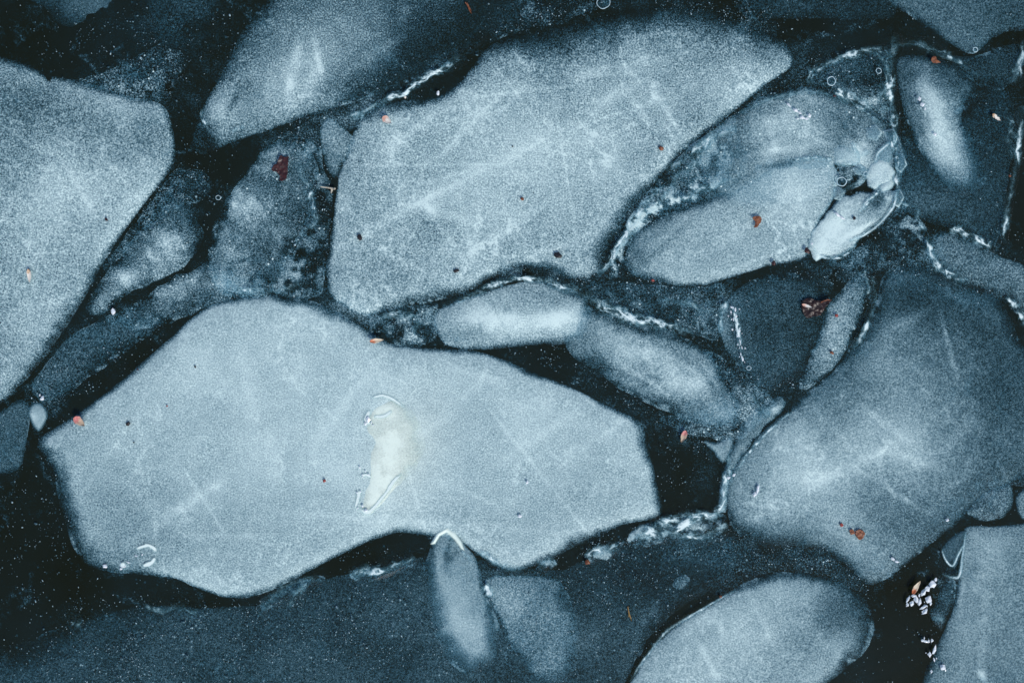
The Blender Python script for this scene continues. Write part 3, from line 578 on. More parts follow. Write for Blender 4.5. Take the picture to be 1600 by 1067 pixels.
N2 = floe('ice_floe', 'smoky tail of ice trailing down right between the central floe and the huge pale floe', 'ice floe',
  [(900,478,16),(945,492,20),(1000,508,20),(1050,522,18),(1090,540,16),(1118,560,20),(1135,600,26),(1155,640,26),(1135,665,24),(1085,655,20),(1030,632,20),(975,604,24),(930,575,26),(895,548,24),(880,510,20)],
  base=.52, z=4.2, grain=.9, speck=.6, mott=.25, rough=9, blobs=[(990,555,70,28,28,.22),(1055,592,60,26,30,.26),(1082,608,18,14,0,.12),(1120,640,20,20,0,.1),(910,525,30,22,0,-.08),(930,570,30,12,30,-.10)], streaks=[(930,495,1110,545,4,-.18),(960,560,1050,620,3,.14),(1000,530,1120,600,3,.10),(1090,570,1140,640,5,-.16)])
O1 = floe('ice_disc', 'round clear blue disc of ice with a glinting left rim, under the brown leaf', 'ice disc',
  [(1122,510,8),(1128,480,8),(1148,455,10),(1180,440,18),(1225,432,26),(1270,440,30),(1292,480,26),(1275,540,26),(1245,585,22),(1205,605,20),(1170,592,14),(1145,560,10),(1130,535,8)],
  base=.21, z=3.6, grain=.9, speck=.5, mott=.2, dome=2, blobs=[(1142,508,20,55,-10,.30),(1210,470,40,20,0,.05),(1215,560,40,30,0,.03)])
P1 = floe('ice_splinter', 'grainy grey splinter of ice slanting down right beside the dark brown leaf', 'ice splinter',
  [(1344,420,8),(1354,432,8),(1352,462,8),(1340,505,8),(1322,545,8),(1300,575,10),(1268,600,14),(1248,605,14),(1260,575,14),(1280,525,12),(1298,478,12),(1320,450,12),(1334,430,8)],
  base=.48, z=4.0, grain=1.1, speck=.8, mott=.2, blobs=[(1300,520,20,50,25,.16),(1345,440,12,20,0,-.16),(1262,590,20,16,0,-.12)], edge=10)
frost([(1144,476,3),(1149,495,4),(1154,520,5),(1157,545,4),(1160,570,3)], .9, parent=O1, scale=7, wob=1, soft=2)  # white streak painted in as the glint on the disc's left rim
frost([(1128,520,6),(1125,495,6),(1135,470,8)], .4, parent=O1, scale=14, wob=2, soft=2)
# bottom shards
S1 = floe('ice_shard', 'blue white upright shard with a bright glassy cap under the huge pale floe', 'ice shard',
  [(676,850,12),(684,832,5),(697,824,4),(712,832,5),(726,852,6),(744,874,8),(752,900,8),(762,945,14),(776,985,26),(768,1030,44),(732,1052,50),(704,1028,44),(684,985,40),(670,930,30),(668,885,22)], sharp=True,
  base=.60, z=4.8, grain=.6, speck=.3, mott=.15, rough=6, blobs=[(715,935,30,60,-12,.14),(725,985,30,30,0,.08),(700,866,6,20,-25,-.32),(712,872,5,8,0,-.2),(685,880,16,30,0,.05)], edge=10)
S2 = floe('ice_shard', 'mottled blue shard fading downwards, right of the one with the glassy cap', 'ice shard',
  [(756,906,5),(776,898,6),(830,900,10),(868,906,18),(888,935,36),(898,985,46),(896,1045,56),(865,1080,56),(826,1056,34),(802,1016,20),(780,972,10),(764,938,6)], sharp=True,
  base=.50, z=3.8, grain=.95, speck=.4, mott=.2, blobs=[(785,930,34,26,0,.16),(840,1020,30,40,0,-.06),(870,930,20,24,0,-.08)])
# left lower
floe('ice_floe', 'small dark blue floe at the left edge, below the tip of the left edge floe', 'ice floe',
  [(-60,650,14),(0,645,14),(25,625,14),(44,632,10),(48,660,8),(42,695,8),(30,730,10),(5,738,14),(-60,742,14)], base=.34, z=3, grain=.7, speck=.3, blobs=[(20,650,20,20,0,.06),(0,700,20,30,0,-.06)])
floe('ice_pebble', 'little bright oval of ice squeezed beside the left tip of the huge pale floe', 'ice pebble',
  [(45,640,8),(54,628,8),(66,632,8),(74,645,8),(70,660,8),(60,674,8),(50,662,8)], base=.72, z=4, grain=.3, rough=3, edge=6, step=2, blobs=[(60,648,8,10,0,.15)])
# right lower little pieces
floe('ice_chip', 'small glassy grey chip wedged above the bottom right slab, nearest the black crack', 'ice chip',
  [(1512,800,6),(1528,778,6),(1550,765,8),(1578,756,8),(1584,775,6),(1580,795,7),(1562,808,8),(1535,812,8)], base=.42, z=4.4, grain=.9, speck=.8, blobs=[(1555,785,20,12,-20,.10)], edge=8)
floe('ice_chip', 'pale grey chip cut by the right edge above the bottom right slab', 'ice chip',
  [(1588,790,6),(1592,772,6),(1610,762,6),(1650,765,6),(1650,812,6),(1600,812,6)], base=.58, z=4.4, grain=.7, edge=8)
floe('ice_floe', 'dim grey blue ice at the right edge, just above the bottom right chips', 'ice floe',
  [(1545,775,10),(1580,745,12),(1620,715,14),(1660,700,14),(1660,765,10),(1600,762,10),(1580,760,10)], base=.16, z=2.5, grain=1.0, speck=.6)
floe('ice_lobe', 'pale glassy lobe on the ragged right rim of the frosty white floe', 'ice chip',
  [(1368,242,4),(1374,230,4),(1388,222,4),(1394,232,4),(1396,248,4),(1388,256,4),(1376,254,4)], base=.5, z=7.5, grain=.5, rough=2, edge=5, step=2)
floe('ice_lobe', 'bright rounded glassy lobe on the rim of the curved white chip', 'ice chip',
  [(1372,292,4),(1380,282,4),(1394,276,4),(1398,288,4),(1388,298,4),(1376,302,4)], base=.85, z=8, grain=.4, rough=2, edge=5, step=2)
floe('clear_ice_pane', 'clear triangular ice pane with white edges beside the bottom right slab', 'ice pane',
  [(1472,856,4),(1488,838,4),(1506,828,4),(1506,850,5),(1500,872,4),(1492,890,4),(1482,884,4),(1476,872,4)], base=.38, z=4, grain=.5, speck=.3, rough=2, edge=6, step=2, blobs=[(1490,880,5,5,0,-.25)])
floe('ice_chip', 'dim lump of ice on the left side of the bottom right slab, beneath the glints', 'ice chip',
  [(1462,940,6),(1472,915,8),(1490,905,8),(1492,930,8),(1482,965,8),(1470,985,6),(1456,970,5),(1452,955,5)], base=.22, z=3.5, grain=.8, speck=.4, edge=8, rough=5, blobs=[(1465,968,8,8,0,.25)])
floe('ice_pebble', 'faint oval pebble of ice alone in the dark sheet above the oval bottom floe', 'ice pebble',
  [(1050,915,6),(1056,902,6),(1070,897,6),(1078,903,6),(1074,915,6),(1062,922,6)], base=.42, z=3, grain=.8, rough=3, step=2, edge=6)

# ------------------------------------------------------------------ frost crusts (parts of the floe they edge, or ridges of their own)
RG = 'ridges of white frost in the gaps'
def ridge(pts, label, **kw): return frost(pts, parent=None, name='frost_ridge', label=label, cat='frost ridge', group=RG, **kw)
ridge([(548,190,8),(575,172,6),(620,150,7),(660,128,8),(690,107,10),(712,95,11),(728,88,8)], 'white feathery frost ridge above the top left side of the big central floe', amp=.75, scale=12)
ridge([(544,186,8),(553,180,12),(566,172,9)], 'small fuzzy frost tuft at the left corner of the big central floe', amp=.8, scale=12)
frost([(690,474,5),(735,462,6),(770,446,7),(805,434,6),(842,436,7),(872,446,9),(905,452,12)], .8, parent=N1, scale=8)
frost([(905,452,12),(925,466,11),(955,484,12),(985,496,12),(1015,500,11),(1050,512,9),(1085,524,8)], .7, parent=N2, scale=10, wob=6)
frost([(940,470,8),(980,492,8),(1010,508,9)], .6, parent=N2, scale=8, wob=6)
ridge([(1030,290,8),(1010,318,8),(985,350,7),(968,385,6),(948,415,8),(930,430,8)], 'thin double frost ridge down the right side of the big central floe', amp=.85, scale=8)
frost([(1052,298,10),(1030,312,9),(1000,345,8),(975,378,7),(958,410,9)], .7, parent=SL3, scale=8)
frost([(1150,195,9),(1115,215,9),(1085,235,9),(1055,258,8),(1040,272,7)], .6, parent=SL3, scale=8)
frost([(1140,275,10),(1115,290,12),(1085,300,10),(1060,312,8)], .5, parent=SL3, scale=9)
frost([(1270,134,7),(1264,122,8),(1276,108,7),(1310,92,7),(1345,82,7),(1372,80,8),(1392,82,8)], .85, parent=H4, scale=8, wob=3)
frost([(1400,52,5),(1396,66,12),(1393,84,12),(1390,120,10),(1394,160,9),(1398,200,8),(1400,232,6)], .85, parent=H4, scale=10, wob=3)
frost([(1368,84,5),(1382,100,6),(1388,118,6)], .7, parent=H4, scale=8, wob=2)
frost([(1300,140,8),(1320,150,12),(1345,160,10),(1370,178,9)], .75, parent=H4, scale=8)
frost([(1392,128,14),(1376,150,16),(1386,178,12)], .5, parent=H4, scale=8, soft=2)
ridge([(1400,72,6),(1430,70,8),(1450,74,12),(1470,82,8),(1500,98,5),(1530,120,5)], 'pale frost ridge running right from the frosted pane to the muted blue floe', amp=.65, scale=14)
ridge([(1598,165,10),(1592,215,8),(1585,270,6),(1575,325,6),(1566,380,8)], 'long straight white frost line down the right edge', amp=.75, scale=14, wob=2)
ridge([(1576,180,8),(1580,215,12),(1584,250,10)], 'feathery frost comb left of the long white line at the right edge', amp=.55, scale=7)
ridge([(1602,60,8),(1594,100,12),(1582,135,10)], 'pale frost streak at the right edge below the top right corner', amp=.55, scale=18, soft=2)
frost([(1452,368,7),(1453,392,8),(1468,415,10),(1490,430,10),(1515,442,9)], .8, parent=M1, scale=11)
frost([(1480,356,8),(1510,366,8),(1535,378,8),(1550,385,6)], .75, parent=M1, scale=10)
frost([(1572,462,6),(1588,482,7),(1604,508,8)], .6, parent=M1, scale=10)
frost([(1402,296,4),(1396,322,4),(1378,346,4),(1352,366,3.5),(1325,376,3)], 1.0, parent=H3, scale=14, wob=1, rag=.3, name='glassy_rim')
frost([(1302,268,5),(1305,285,6),(1300,310,4),(1284,335,4),(1272,360,4),(1266,382,4)], .5, parent=H2, scale=7, wob=2)
frost([(1400,308,4),(1412,320,5),(1430,325,6),(1436,345,5),(1448,362,5)], .65, parent=SL7, scale=10)
frost([(1368,256,4),(1372,240,4),(1384,228,4),(1392,222,4)], 1.0, parent=H1, scale=12, wob=1, name='glassy_rim', rag=.3)
frost([(1312,298,5),(1335,290,6),(1352,280,6),(1358,262,5)], .8, parent=H1, scale=8, wob=2)
frost([(1302,262,5),(1322,256,5),(1342,258,5),(1352,268,4)], .8, parent=H1, scale=7, wob=2)
frost([(1398,205,5),(1396,225,6),(1402,250,7),(1400,275,6),(1404,300,5)], .9, parent=H1, scale=9, wob=3)
frost([(1240,252,3),(1270,246,4),(1300,250,4)], .6, parent=H1, scale=8, wob=2)
frost([(1330,222,6),(1342,240,7),(1360,236,6)], .8, parent=H1, scale=10, wob=3)
frost([(1150,178,8),(1200,156,7),(1260,144,6),(1310,152,6),(1350,172,6),(1385,200,6)], .45, parent=H1, scale=8, wob=4)
frost([(1340,330,4),(1360,312,5),(1376,296,4)], .8, parent=H3, scale=7, wob=3)
frost([(1266,382,4),(1286,402,4),(1312,402,4),(1340,382,3)], .6, parent=H3, scale=8, wob=2)
frost([(225,942,6),(255,950,8),(285,952,8),(315,962,5)], .55, parent=SHEET, scale=14)
frost([(406,950,8),(425,932,12),(455,912,10),(500,902,8)], .55, parent=SHEET, scale=14)
frost([(448,950,6),(462,930,8),(480,912,8)], .5, parent=SHEET, scale=14)
frost([(545,898,8),(575,892,12),(605,888,10),(632,880,9),(648,868,7)], .75, parent=SHEET, scale=14)
frost([(110,975,8),(122,970,8),(130,966,5)], .35, parent=SHEET, scale=12)
frost([(915,872,6),(930,862,9),(950,856,10),(968,850,8)], .8, parent=SHEET, scale=12)
frost([(985,845,8),(1000,838,14),(1030,832,14),(1060,826,10),(1095,806,9),(1130,800,9)], .85, parent=SHEET, scale=14)
frost([(1020,820,8),(1050,812,10),(1080,803,9),(1100,806,8)], .7, parent=SHEET, scale=9)
frost([(1055,838,9),(1090,836,12),(1120,828,12),(1136,816,8)], .6, parent=SHEET, scale=16, soft=2)
frost([(838,884,6),(858,876,8),(872,880,6)], .7, parent=SHEET, scale=10)
frost([(740,862,5),(770,872,8),(800,886,8),(830,888,6)], .6, parent=SHEET, scale=10, soft=1.5)
ridge([(1112,802,6),(1124,796,9),(1131,780,8),(1133,755,6),(1132,735,6)], 'white frost post standing at the left point of the broad blue grey floe', amp=.95, scale=12)
floe('frost_wedge', 'white frosty wedge in the black gap left of the broad blue grey floe', 'frost ridge',
  [(1098,688,4),(1118,692,6),(1140,684,8),(1146,700,8),(1138,716,6),(1128,724,4),(1116,708,5)], base=.66, z=4, grain=.6, rough=5, step=2, edge=6, group=RG)
floe('frost_ridge', 'blurred pale blue band along the top left side of the broad blue grey floe', 'frost ridge',
  [(1126,800,5),(1124,770,6),(1130,735,8),(1144,698,12),(1164,660,16),(1196,632,14),(1220,622,8),(1226,634,5),(1200,662,5),(1172,696,5),(1146,736,5),(1138,770,5),(1136,800,5)], base=.50, z=3.6, grain=.7, rough=7, step=2, edge=6, mott=.3, blobs=[(1180,650,30,20,-50,-.05),(1212,635,10,8,0,.3),(1130,780,10,30,0,.2)], group=RG)
for pts_, b_ in [([(984,846,5),(1000,824,7),(1050,810,7),(1095,798,6),(1130,800,5),(1138,818,6),(1110,832,9),(1060,840,9),(1010,850,7)], .56),
                 ([(915,876,4),(930,858,7),(960,848,6),(978,850,5),(968,862,7),(940,876,6)], .56),
                 ([(540,902,5),(560,888,8),(600,880,8),(640,868,6),(654,870,5),(636,888,8),(596,900,9),(560,908,7)], .48),
                 ([(836,888,4),(852,876,6),(872,876,6),(868,888,6),(850,894,4)], .48), ([(400,960,8),(420,930,10),(452,908,8),(500,896,7),(512,904,8),(470,926,10),(430,952,10)], .32)]:
    floe('frost_shelf', None, None, pts_, base=b_, z=2.6, grain=.8, rough=20, step=2, edge=8, thick=-1, mott=.3, rag=.75, ragscale=13, speck=.5, parent=SHEET)
frost([(1142,752,3),(1165,714,3),(1198,676,3),(1240,640,3)], .7, parent=FE, scale=9, wob=1)
frost([(1138,705,5),(1142,760,4)], .4, parent=FE, scale=9, wob=1)
floe('glassy_cap', 'bright white pointed glassy cap', None, [(672,850,2),(682,832,3),(698,821,3),(712,830,3),(722,845,3),(727,862,2),(719,858,3),(709,843,3),(698,833,3),(688,838,3),(680,850,2)],
  sharp=True, base=1.0, z=8, grain=.2, rough=2, step=1.5, edge=3, thick=-3, mott=.05, rim=0, wisp=0, warm=[(700,840,300,300,0,.8)], parent=S1)  # white colour and shape stand in for the highlight on the shard's tip
frost([(722,858,4),(730,868,5),(740,878,5)], .7, parent=S1, scale=9)
frost([(758,912,6),(764,920,8),(768,932,6)], 1.3, parent=S2, scale=9, rag=.6)
frost([(1362,430,5),(1364,470,6),(1356,505,6),(1342,530,7),(1325,550,7)], .6, parent=P1, scale=12)
frost([(1352,420,4),(1356,450,6),(1362,470,5)], .5, parent=P1, scale=10)
frost([(984,1066,3),(1006,1030,3),(1038,990,4),(1070,968,4),(1110,944,3),(1150,922,3)], .75, parent=FF, scale=14, wob=1, rag=.5)
frost([(1472,856,2.5),(1476,872,3),(1488,884,3),(1498,866,3),(1506,850,3)], .9, parent=FG, scale=20, wob=1, rag=.2, name='glassy_edge')
frost([(1472,896,3),(1490,902,4),(1500,896,4),(1506,850,3),(1508,830,3)], .75, parent=FG, scale=20, wob=1, rag=.2, name='glassy_edge')
frost([(1455,965,7),(1466,965,8),(1474,972,7)], .7, parent=FG, scale=12)
frost([(1528,1050,6),(1534,1060,8),(1540,1075,8)], .9, parent=FG, scale=14)
# milky patch and marks frozen in the huge floe
floe('milky_patch', 'raised cream white patch with a crusty left edge', None,
  [(566,660,5),(574,640,5),(598,630,14),(622,628,30),(650,645,40),(662,690,40),(650,735,30),(632,756,10),(618,770,7),(600,792,5),(580,806,4),(560,798,4),(562,770,5),(572,748,5),(570,715,7),(580,690,8),(570,676,5)],
  base=.90, rim=.95, z=8.0, grain=.6, mott=.2, rag=.12, ragscale=22, rough=14, step=2.4, edge=4, thick=-6, warm=[(630,715,300,300,0,1.0)], parent=FD, blobs=[(610,745,30,70,20,.15),(690,670,50,50,0,-.45)])
frost([(578,640,6),(572,655,7),(580,664,7)], 1.6, parent=FD, scale=9, wob=2, rag=.35, name='frost_mark', z=8.4, grain=.3, white=.35, hgt=.3)
frost([(580,622,4),(600,618,4),(618,626,4),(632,636,4)], 1.6, parent=FD, scale=14, wob=2, rag=.35, name='frost_mark', z=8.4, grain=.3, white=.35, hgt=.3)
frost([(584,652,4),(600,650,5),(612,640,4)], 1.6, parent=FD, scale=10, wob=2, rag=.35, name='frost_mark', z=8.4, grain=.3, white=.35, hgt=.3)
frost([(556,790,4),(572,800,6),(584,794,5),(600,775,4),(614,755,4),(628,738,3)], 1.6, parent=FD, scale=18, wob=2, rag=.35, name='frost_mark', z=8.4, grain=.3, white=.35, hgt=.3)
frost([(556,795,5),(560,775,5),(562,765,4)], 1.6, parent=FD, scale=8, wob=2, rag=.35, name='frost_mark', z=8.4, grain=.3, white=.35, hgt=.3)
frost([(562,745,4),(572,742,4),(580,746,3)], 1.6, parent=FD, scale=8, wob=1, rag=.35, name='frost_mark', z=8.4, grain=.3, white=.35, hgt=.3)
frost([(188,884,5),(196,880,5)], 1.6, parent=FD, scale=12, wob=1, rag=.35, name='frost_mark', z=8.4, grain=.3, white=.35, hgt=.3)
frost([(222,884,4),(236,880,6),(243,870,5)], 1.6, parent=FD, scale=14, wob=1, rag=.35, name='frost_mark', z=8.4, grain=.3, white=.35, hgt=.3)
frost([(212,858,4),(232,852,5),(246,862,4)], 1.6, parent=FD, scale=10, wob=2, rag=.35, name='frost_mark', z=8.4, grain=.3, white=.35, hgt=.3)
frost([(315,170,3),(316,185,4),(322,196,3)], .9, parent=FB, scale=9, wob=1, name='frost_mark')
frost([(362,206,4),(372,202,5),(382,196,4)], .8, parent=FB, scale=9, wob=1, name='frost_mark')

# ------------------------------------------------------------------ loose grains of ice in the gaps (nobody could count them)
def grains():
    rs = np.random.RandomState(5)
    reg = [ # x, y, rx, ry, angle, density
      (270,105,40,30,0,1.2),(210,130,60,18,12,2.0),(330,60,50,60,0,.4),(150,60,120,50,0,.35),(230,30,60,30,0,.3),
      (300,290,40,40,0,1.6),(240,340,60,22,-50,2.2),(170,440,50,16,-55,1.2),(400,440,90,26,0,2.2),(470,300,40,110,0,1.6),(500,380,22,90,0,1.4),(520,165,60,10,-20,2.5),(600,120,80,14,-28,1.2),(480,215,40,30,0,1.2),
      (620,510,70,26,10,2.6),(560,480,30,14,30,2.0),(850,425,80,12,5,2.2),(820,30,60,22,-10,2.0),(900,15,60,14,0,1.4),(1080,10,80,10,0,1.0),(1160,25,70,20,10,1.4),
      (1080,270,90,36,-38,2.6),(1140,190,60,12,-38,2.0),(1000,370,16,60,35,2.2),(1010,460,90,22,5,2.4),(1100,480,60,26,0,1.8),(1000,510,100,16,12,1.6),(900,560,90,14,20,1.0),(960,610,110,14,25,1.0),(1150,600,50,40,20,2.4),(1120,690,60,40,0,.9),(1060,720,30,60,0,.8),
      (1270,130,60,40,0,1.0),(1330,120,50,36,0,1.2),(1360,170,50,22,30,1.5),(1320,285,24,16,0,1.6),(1380,380,60,40,0,1.2),(1300,430,90,16,0,1.2),(1260,600,40,24,0,1.4),(1350,560,20,60,25,1.4),(1400,440,60,30,0,.6),(1560,380,40,40,0,.6),(1500,450,60,16,15,.8),
      (60,780,50,100,0,.5),(60,900,80,60,0,.35),(200,960,140,30,0,.6),(200,540,80,40,-30,.7),(100,600,60,30,-40,1.2),
      (700,960,300,60,0,1.2),(400,1000,300,60,0,1.2),(250,1040,250,40,0,1.0),(1000,880,140,50,-5,1.7),(1100,840,80,30,0,1.8),(1250,870,80,22,5,2.4),(1340,900,30,40,40,1.6),(560,860,60,14,-15,.5),(950,1000,90,50,0,.7),(1430,960,60,80,0,.2),(650,560,50,10,0,1.4),(850,560,60,12,15,1.0)]
    nC = 260000
    x = rs.rand(nC)*1760-80; y = rs.rand(nC)*1220-70
    dens = np.full(nC, 0.10)
    for (bx, by, rx, ry, an, am) in reg:
        a = math.radians(an); ca, sa = math.cos(a), math.sin(a)
        u = ((x-bx)*ca+(y-by)*sa)/rx; v = (-(x-bx)*sa+(y-by)*ca)/ry
        dens += am*np.exp(-(u*u+v*v)**1.5)
    clump = sstep(.38, .68, fbm(x, y, 18, 777, 4))
    p = dens*(0.22+1.3*clump)*0.26
    keep = rs.rand(nC) < p
    x, y = x[keep], y[keep]
    # not on the milky parts of the floes
    cmax = np.zeros(len(x))
    for f in FLOES:
        L = f.loop
        m = (x > L[:, 0].min()) & (x < L[:, 0].max()) & (y > L[:, 1].min()) & (y < L[:, 1].max())
        if not m.any(): continue
        d, fw, _, _ = poly_dist(x[m], y[m], L)
        c = cloud(f, x[m], y[m], np.maximum(d, 0), fw)*(d > 0)
        cmax[m] = np.maximum(cmax[m], c)
    keep = rs.rand(len(x)) > np.clip((cmax-.24)*2.6, 0, .985)
    x, y = x[keep], y[keep]; n = len(x)
    r = 0.30+0.62*rs.rand(n)**2+0.9*rs.rand(n)**24
    z = (3.0+rs.rand(n)*2.5)
    base = np.array([(1,0,0),(0.5,.87,0),(-.5,.87,0),(-1,0,0),(-.5,-.87,0),(.5,-.87,0),(0,0,.7),(0,0,-.5)])
    fc = []
    for i in range(6):
        fc.append((i, (i+1) % 6, 6)); fc.append(((i+1) % 6, i, 7))
    th = rs.rand(n)*6.283; el_ = 1+rs.rand(n)**2*1.2
    B = np.repeat(base[None], n, 0)*(0.75+.5*rs.rand(n, 8, 1))
    B[:, :, 0] *= el_[:, None]
    ct, st = np.cos(th)[:, None], np.sin(th)[:, None]
    X = (B[:, :, 0]*ct-B[:, :, 1]*st)*r[:, None]+x[:, None]; Y = (B[:, :, 0]*st+B[:, :, 1]*ct)*r[:, None]+y[:, None]
    Z = (B[:, :, 2]*r[:, None]+z[:, None])*.001
    k = 1-Z/HC
    V = np.stack([(X-800)*.001*k, (533.5-Y)*.001*k, Z], 2).reshape(-1, 3)
    F = (np.array(fc)[None]+(np.arange(n)*8)[:, None, None]).reshape(-1, 3)
    me = bpy.data.meshes.new('ice_grains')
    me.vertices.add(len(V)); me.vertices.foreach_set('co', V.ravel())
    me.loops.add(F.size); me.loops.foreach_set('vertex_index', F.ravel())
    me.polygons.add(len(F)); me.polygons.foreach_set('loop_start', np.arange(0, F.size, 3)); me.update(calc_edges=True); me.validate()
    m, nt, out = newmat('ice_grain'); L = nt.links.new
    p = N(nt, 'ShaderNodeBsdfPrincipled'); p.inputs['Roughness'].default_value = .35
    g = N(nt, 'ShaderNodeNewGeometry')
    r_ = N(nt, 'ShaderNodeValToRGB'); r_.color_ramp.elements[0].color = (.04, .10, .13, 1); r_.color_ramp.elements[1].color = (.55, .72, .76, 1)
    e = r_.color_ramp.elements.new(.7); e.color = (.16, .28, .32, 1)
    L(g.outputs['Random Per Island'], r_.inputs[0]); L(r_.outputs[0], p.inputs['Base Color']); L(p.outputs[0], out.inputs[0])
    me.materials.append(m)
    o = bpy.data.objects.new('ice_grains', me); C.objects.link(o)
    tag(o, 'fine white specks of ice and tiny bubbles scattered over the dark gaps', 'ice grains', None, 'stuff')
    print('grains', n)
grains()

# ------------------------------------------------------------------ ring bubbles
RIM = simple('frosted_bubble_rim', (.62, .78, .80), .25, (.40, .58, .63), 400)
def bubble(x, y, r, label, z=8, arc=1.0, tube=1.2):
    V = []; F = []; tube *= .6
    n, m_ = 36, 8
    rs = random.Random(int(x*7+y))
    for i in range(n):
        a = i/n*2*math.pi; rr = r*(1+.05*math.sin(2*a+x)+.03*math.sin(5*a+y)); tb = tube*(.75+.5*abs(math.sin(a*1.5+x)))
        for j in range(m_):
            b = j/m_*2*math.pi
            V.append((math.cos(a)*(rr+tb*math.cos(b))*.001, math.sin(a)*(rr+tb*math.cos(b))*.001, tb*math.sin(b)*.001))
    for i in range(n):
        for j in range(m_):
            F.append((i*m_+j, ((i+1) % n)*m_+j, ((i+1) % n)*m_+(j+1) % m_, i*m_+(j+1) % m_))
    e = bpy.data.objects.new('air_bubble', None); C.objects.link(e); e.location = at(x, y, z*.001); e.empty_display_size = .01
    tag(e, label, 'air bubble', 'ring shaped air bubbles frozen into the ice')
    link_mesh('bubble_rim', V, F, RIM, e)
    V = []; F = []; A = []
    K = 6
    for i in range(K+1):
        p = i/K*math.pi/2
        for j in range(24):
            a = j/24*2*math.pi; V.append((r*math.sin(p)*math.cos(a)*.001, r*math.sin(p)*math.sin(a)*.001, r*.35*math.cos(p)*.001)); A.append((.16 if i < K else .3, .8, 0, 0))
    for i in range(K):
        for j in range(24): F.append((i*24+j, (i+1)*24+j, (i+1)*24+(j+1) % 24, i*24+(j+1) % 24))
    o = link_mesh('bubble_dome', V, F, ICE, e); set_ice(o, A)
bubble(1299, 127, 6.5, 'ring bubble at the left of the clear dark pane at the top right')
bubble(1373, 111, 4, 'tiny ring bubble at the right of the clear dark pane', tube=.9)
bubble(1315, 284, 7, 'ring bubble in the black hole between the frosty white floe and the bright chip')
bubble(943, 4, 10, 'large ring bubble cut by the top edge above the big central floe', tube=.9, z=3)
bubble(1524, 78, 3.5, 'tiny bright bubble at the point of the muted blue floe', tube=1)
bubble(1353, 272, 3.4, 'tiny ring bubble right of the black hole in the frosty white floe', tube=.8)
bubble(341, 309, 3.6, 'tiny ring bubble in the dark gap left of the smoky blue floe', tube=.7, z=4)
bubble(1170, 575, 3.2, 'tiny bubble at the lower left rim of the round clear disc', tube=.8)

# ------------------------------------------------------------------ white ice lumps and flecks, shaped as the sun glints on wet ice
GLINT = simple('white_glint_ice', (.93, .95, .96), .08, (.66, .74, .78), 260, .2)  # near-white colour carries the sparkle of the glints
def glint_lump(x, y, rx, ry, ang, z, rnd):
    """an irregular faceted white lump standing in for a glint"""
    bm = bmesh.new(); bmesh.ops.create_icosphere(bm, subdivisions=1, radius=1)
    ph = [rnd.uniform(0, 6) for _ in range(6)]; sc_ = rnd.uniform(.75, 1.25); rx *= sc_; ry *= sc_*1.1; ang += rnd.uniform(-20, 20)
    for v in bm.verts:
        d = v.co.copy()
        k = 1+.22*math.sin(3*d.x+ph[0])+.18*math.sin(4*d.y+ph[1])+.15*math.sin(5*d.z+3*d.x+ph[2])
        if d.x > .3: k *= 1.15
        v.co = Vector((d.x*rx*k*(1.15-.65*abs(d.y))+rnd.uniform(-.3, .3), d.y*ry*k+rnd.uniform(-.4, .4), d.z*min(rx, ry)*.7*k))*.001
    c, s = math.cos(math.radians(ang)), math.sin(math.radians(ang))
    for v in bm.verts: v.co = Vector((v.co.x*c+v.co.y*s, v.co.y*c-v.co.x*s, v.co.z))
    return bm
def glint_thing(items, label, cat='ice crystals', z=7, mat=None):
    cx = sum(i[0] for i in items)/len(items); cy = sum(i[1] for i in items)/len(items)
    e = bpy.data.objects.new('glint_flecks', None); C.objects.link(e); e.location = at(cx, cy, z*.001); e.empty_display_size = .01
    tag(e, label, cat, 'clusters of glinting wet ice crystals')
    rnd = random.Random(int(cx+cy))
    if len(items) > 7: items = items+[(a[0]+rnd.uniform(-6, 6), a[1]+rnd.uniform(-6, 6), rnd.uniform(.6, 1.4), rnd.uniform(.6, 1.8), 0) for a in items]
    for (x, y, rx, ry, an) in items:
        bm = glint_lump(x, y, rx, ry, an, z, rnd)
        me = bpy.data.meshes.new('glint_lump'); bm.to_mesh(me); bm.free(); me.materials.append(mat or GLINT)
        o = bpy.data.objects.new('glint_lump', me); C.objects.link(o); o.parent = e
        p = at(x, y, z*.001); o.location = (p[0]-e.location.x, p[1]-e.location.y, rnd.uniform(0, .001))
rn = random.Random(4)
glint_thing([(1456,912,4.5,8,10),(1448,920,5,4,-40),(1442,925,4,4,20),(1436,940,4,5.5,20),(1443,948,4.5,3.5,-50),(1450,936,3.5,5,15),(1445,955,3.5,7,30),(1424,942,3,6,20),(1431,936,3.5,5,0),(1419,936,2.5,6,10),(1427,930,2.5,2.5,0),(1454,942,2,5,10),(1418,944,2,3,0),(1436,930,2,3,0),(1462,905,2,3,0)],
  'cluster of white crystals built as sun glints beside the cream bud scale, left of the bottom right slab')
glint_thing([(575,655,3,5,10),(570,662,2,2.5,0),(580,660,1.6,3,20),(566,790,2.5,2,0),(572,797,3,2,0),(559,793,2,1.4,0),(563,768,1.4,2.5,0),(566,745,2,1,0),(576,741,2.5,1.2,0),(562,730,1,1.6,0)], 'bright flecks along the crusty left edge of the cream patch', z=9.5)
glint_thing([(1452,1022,3,6,15),(1460,1014,2,7,0),(1472,1041,3,5,20),(1455,1048,2,3,0),(1448,1002,5,2,0),(1441,1000,3,2,-20),(1456,1000,2,3,0),(1459,1030,1.5,3,0)],
  'small white crystals trailing down the left foot of the bottom right slab')
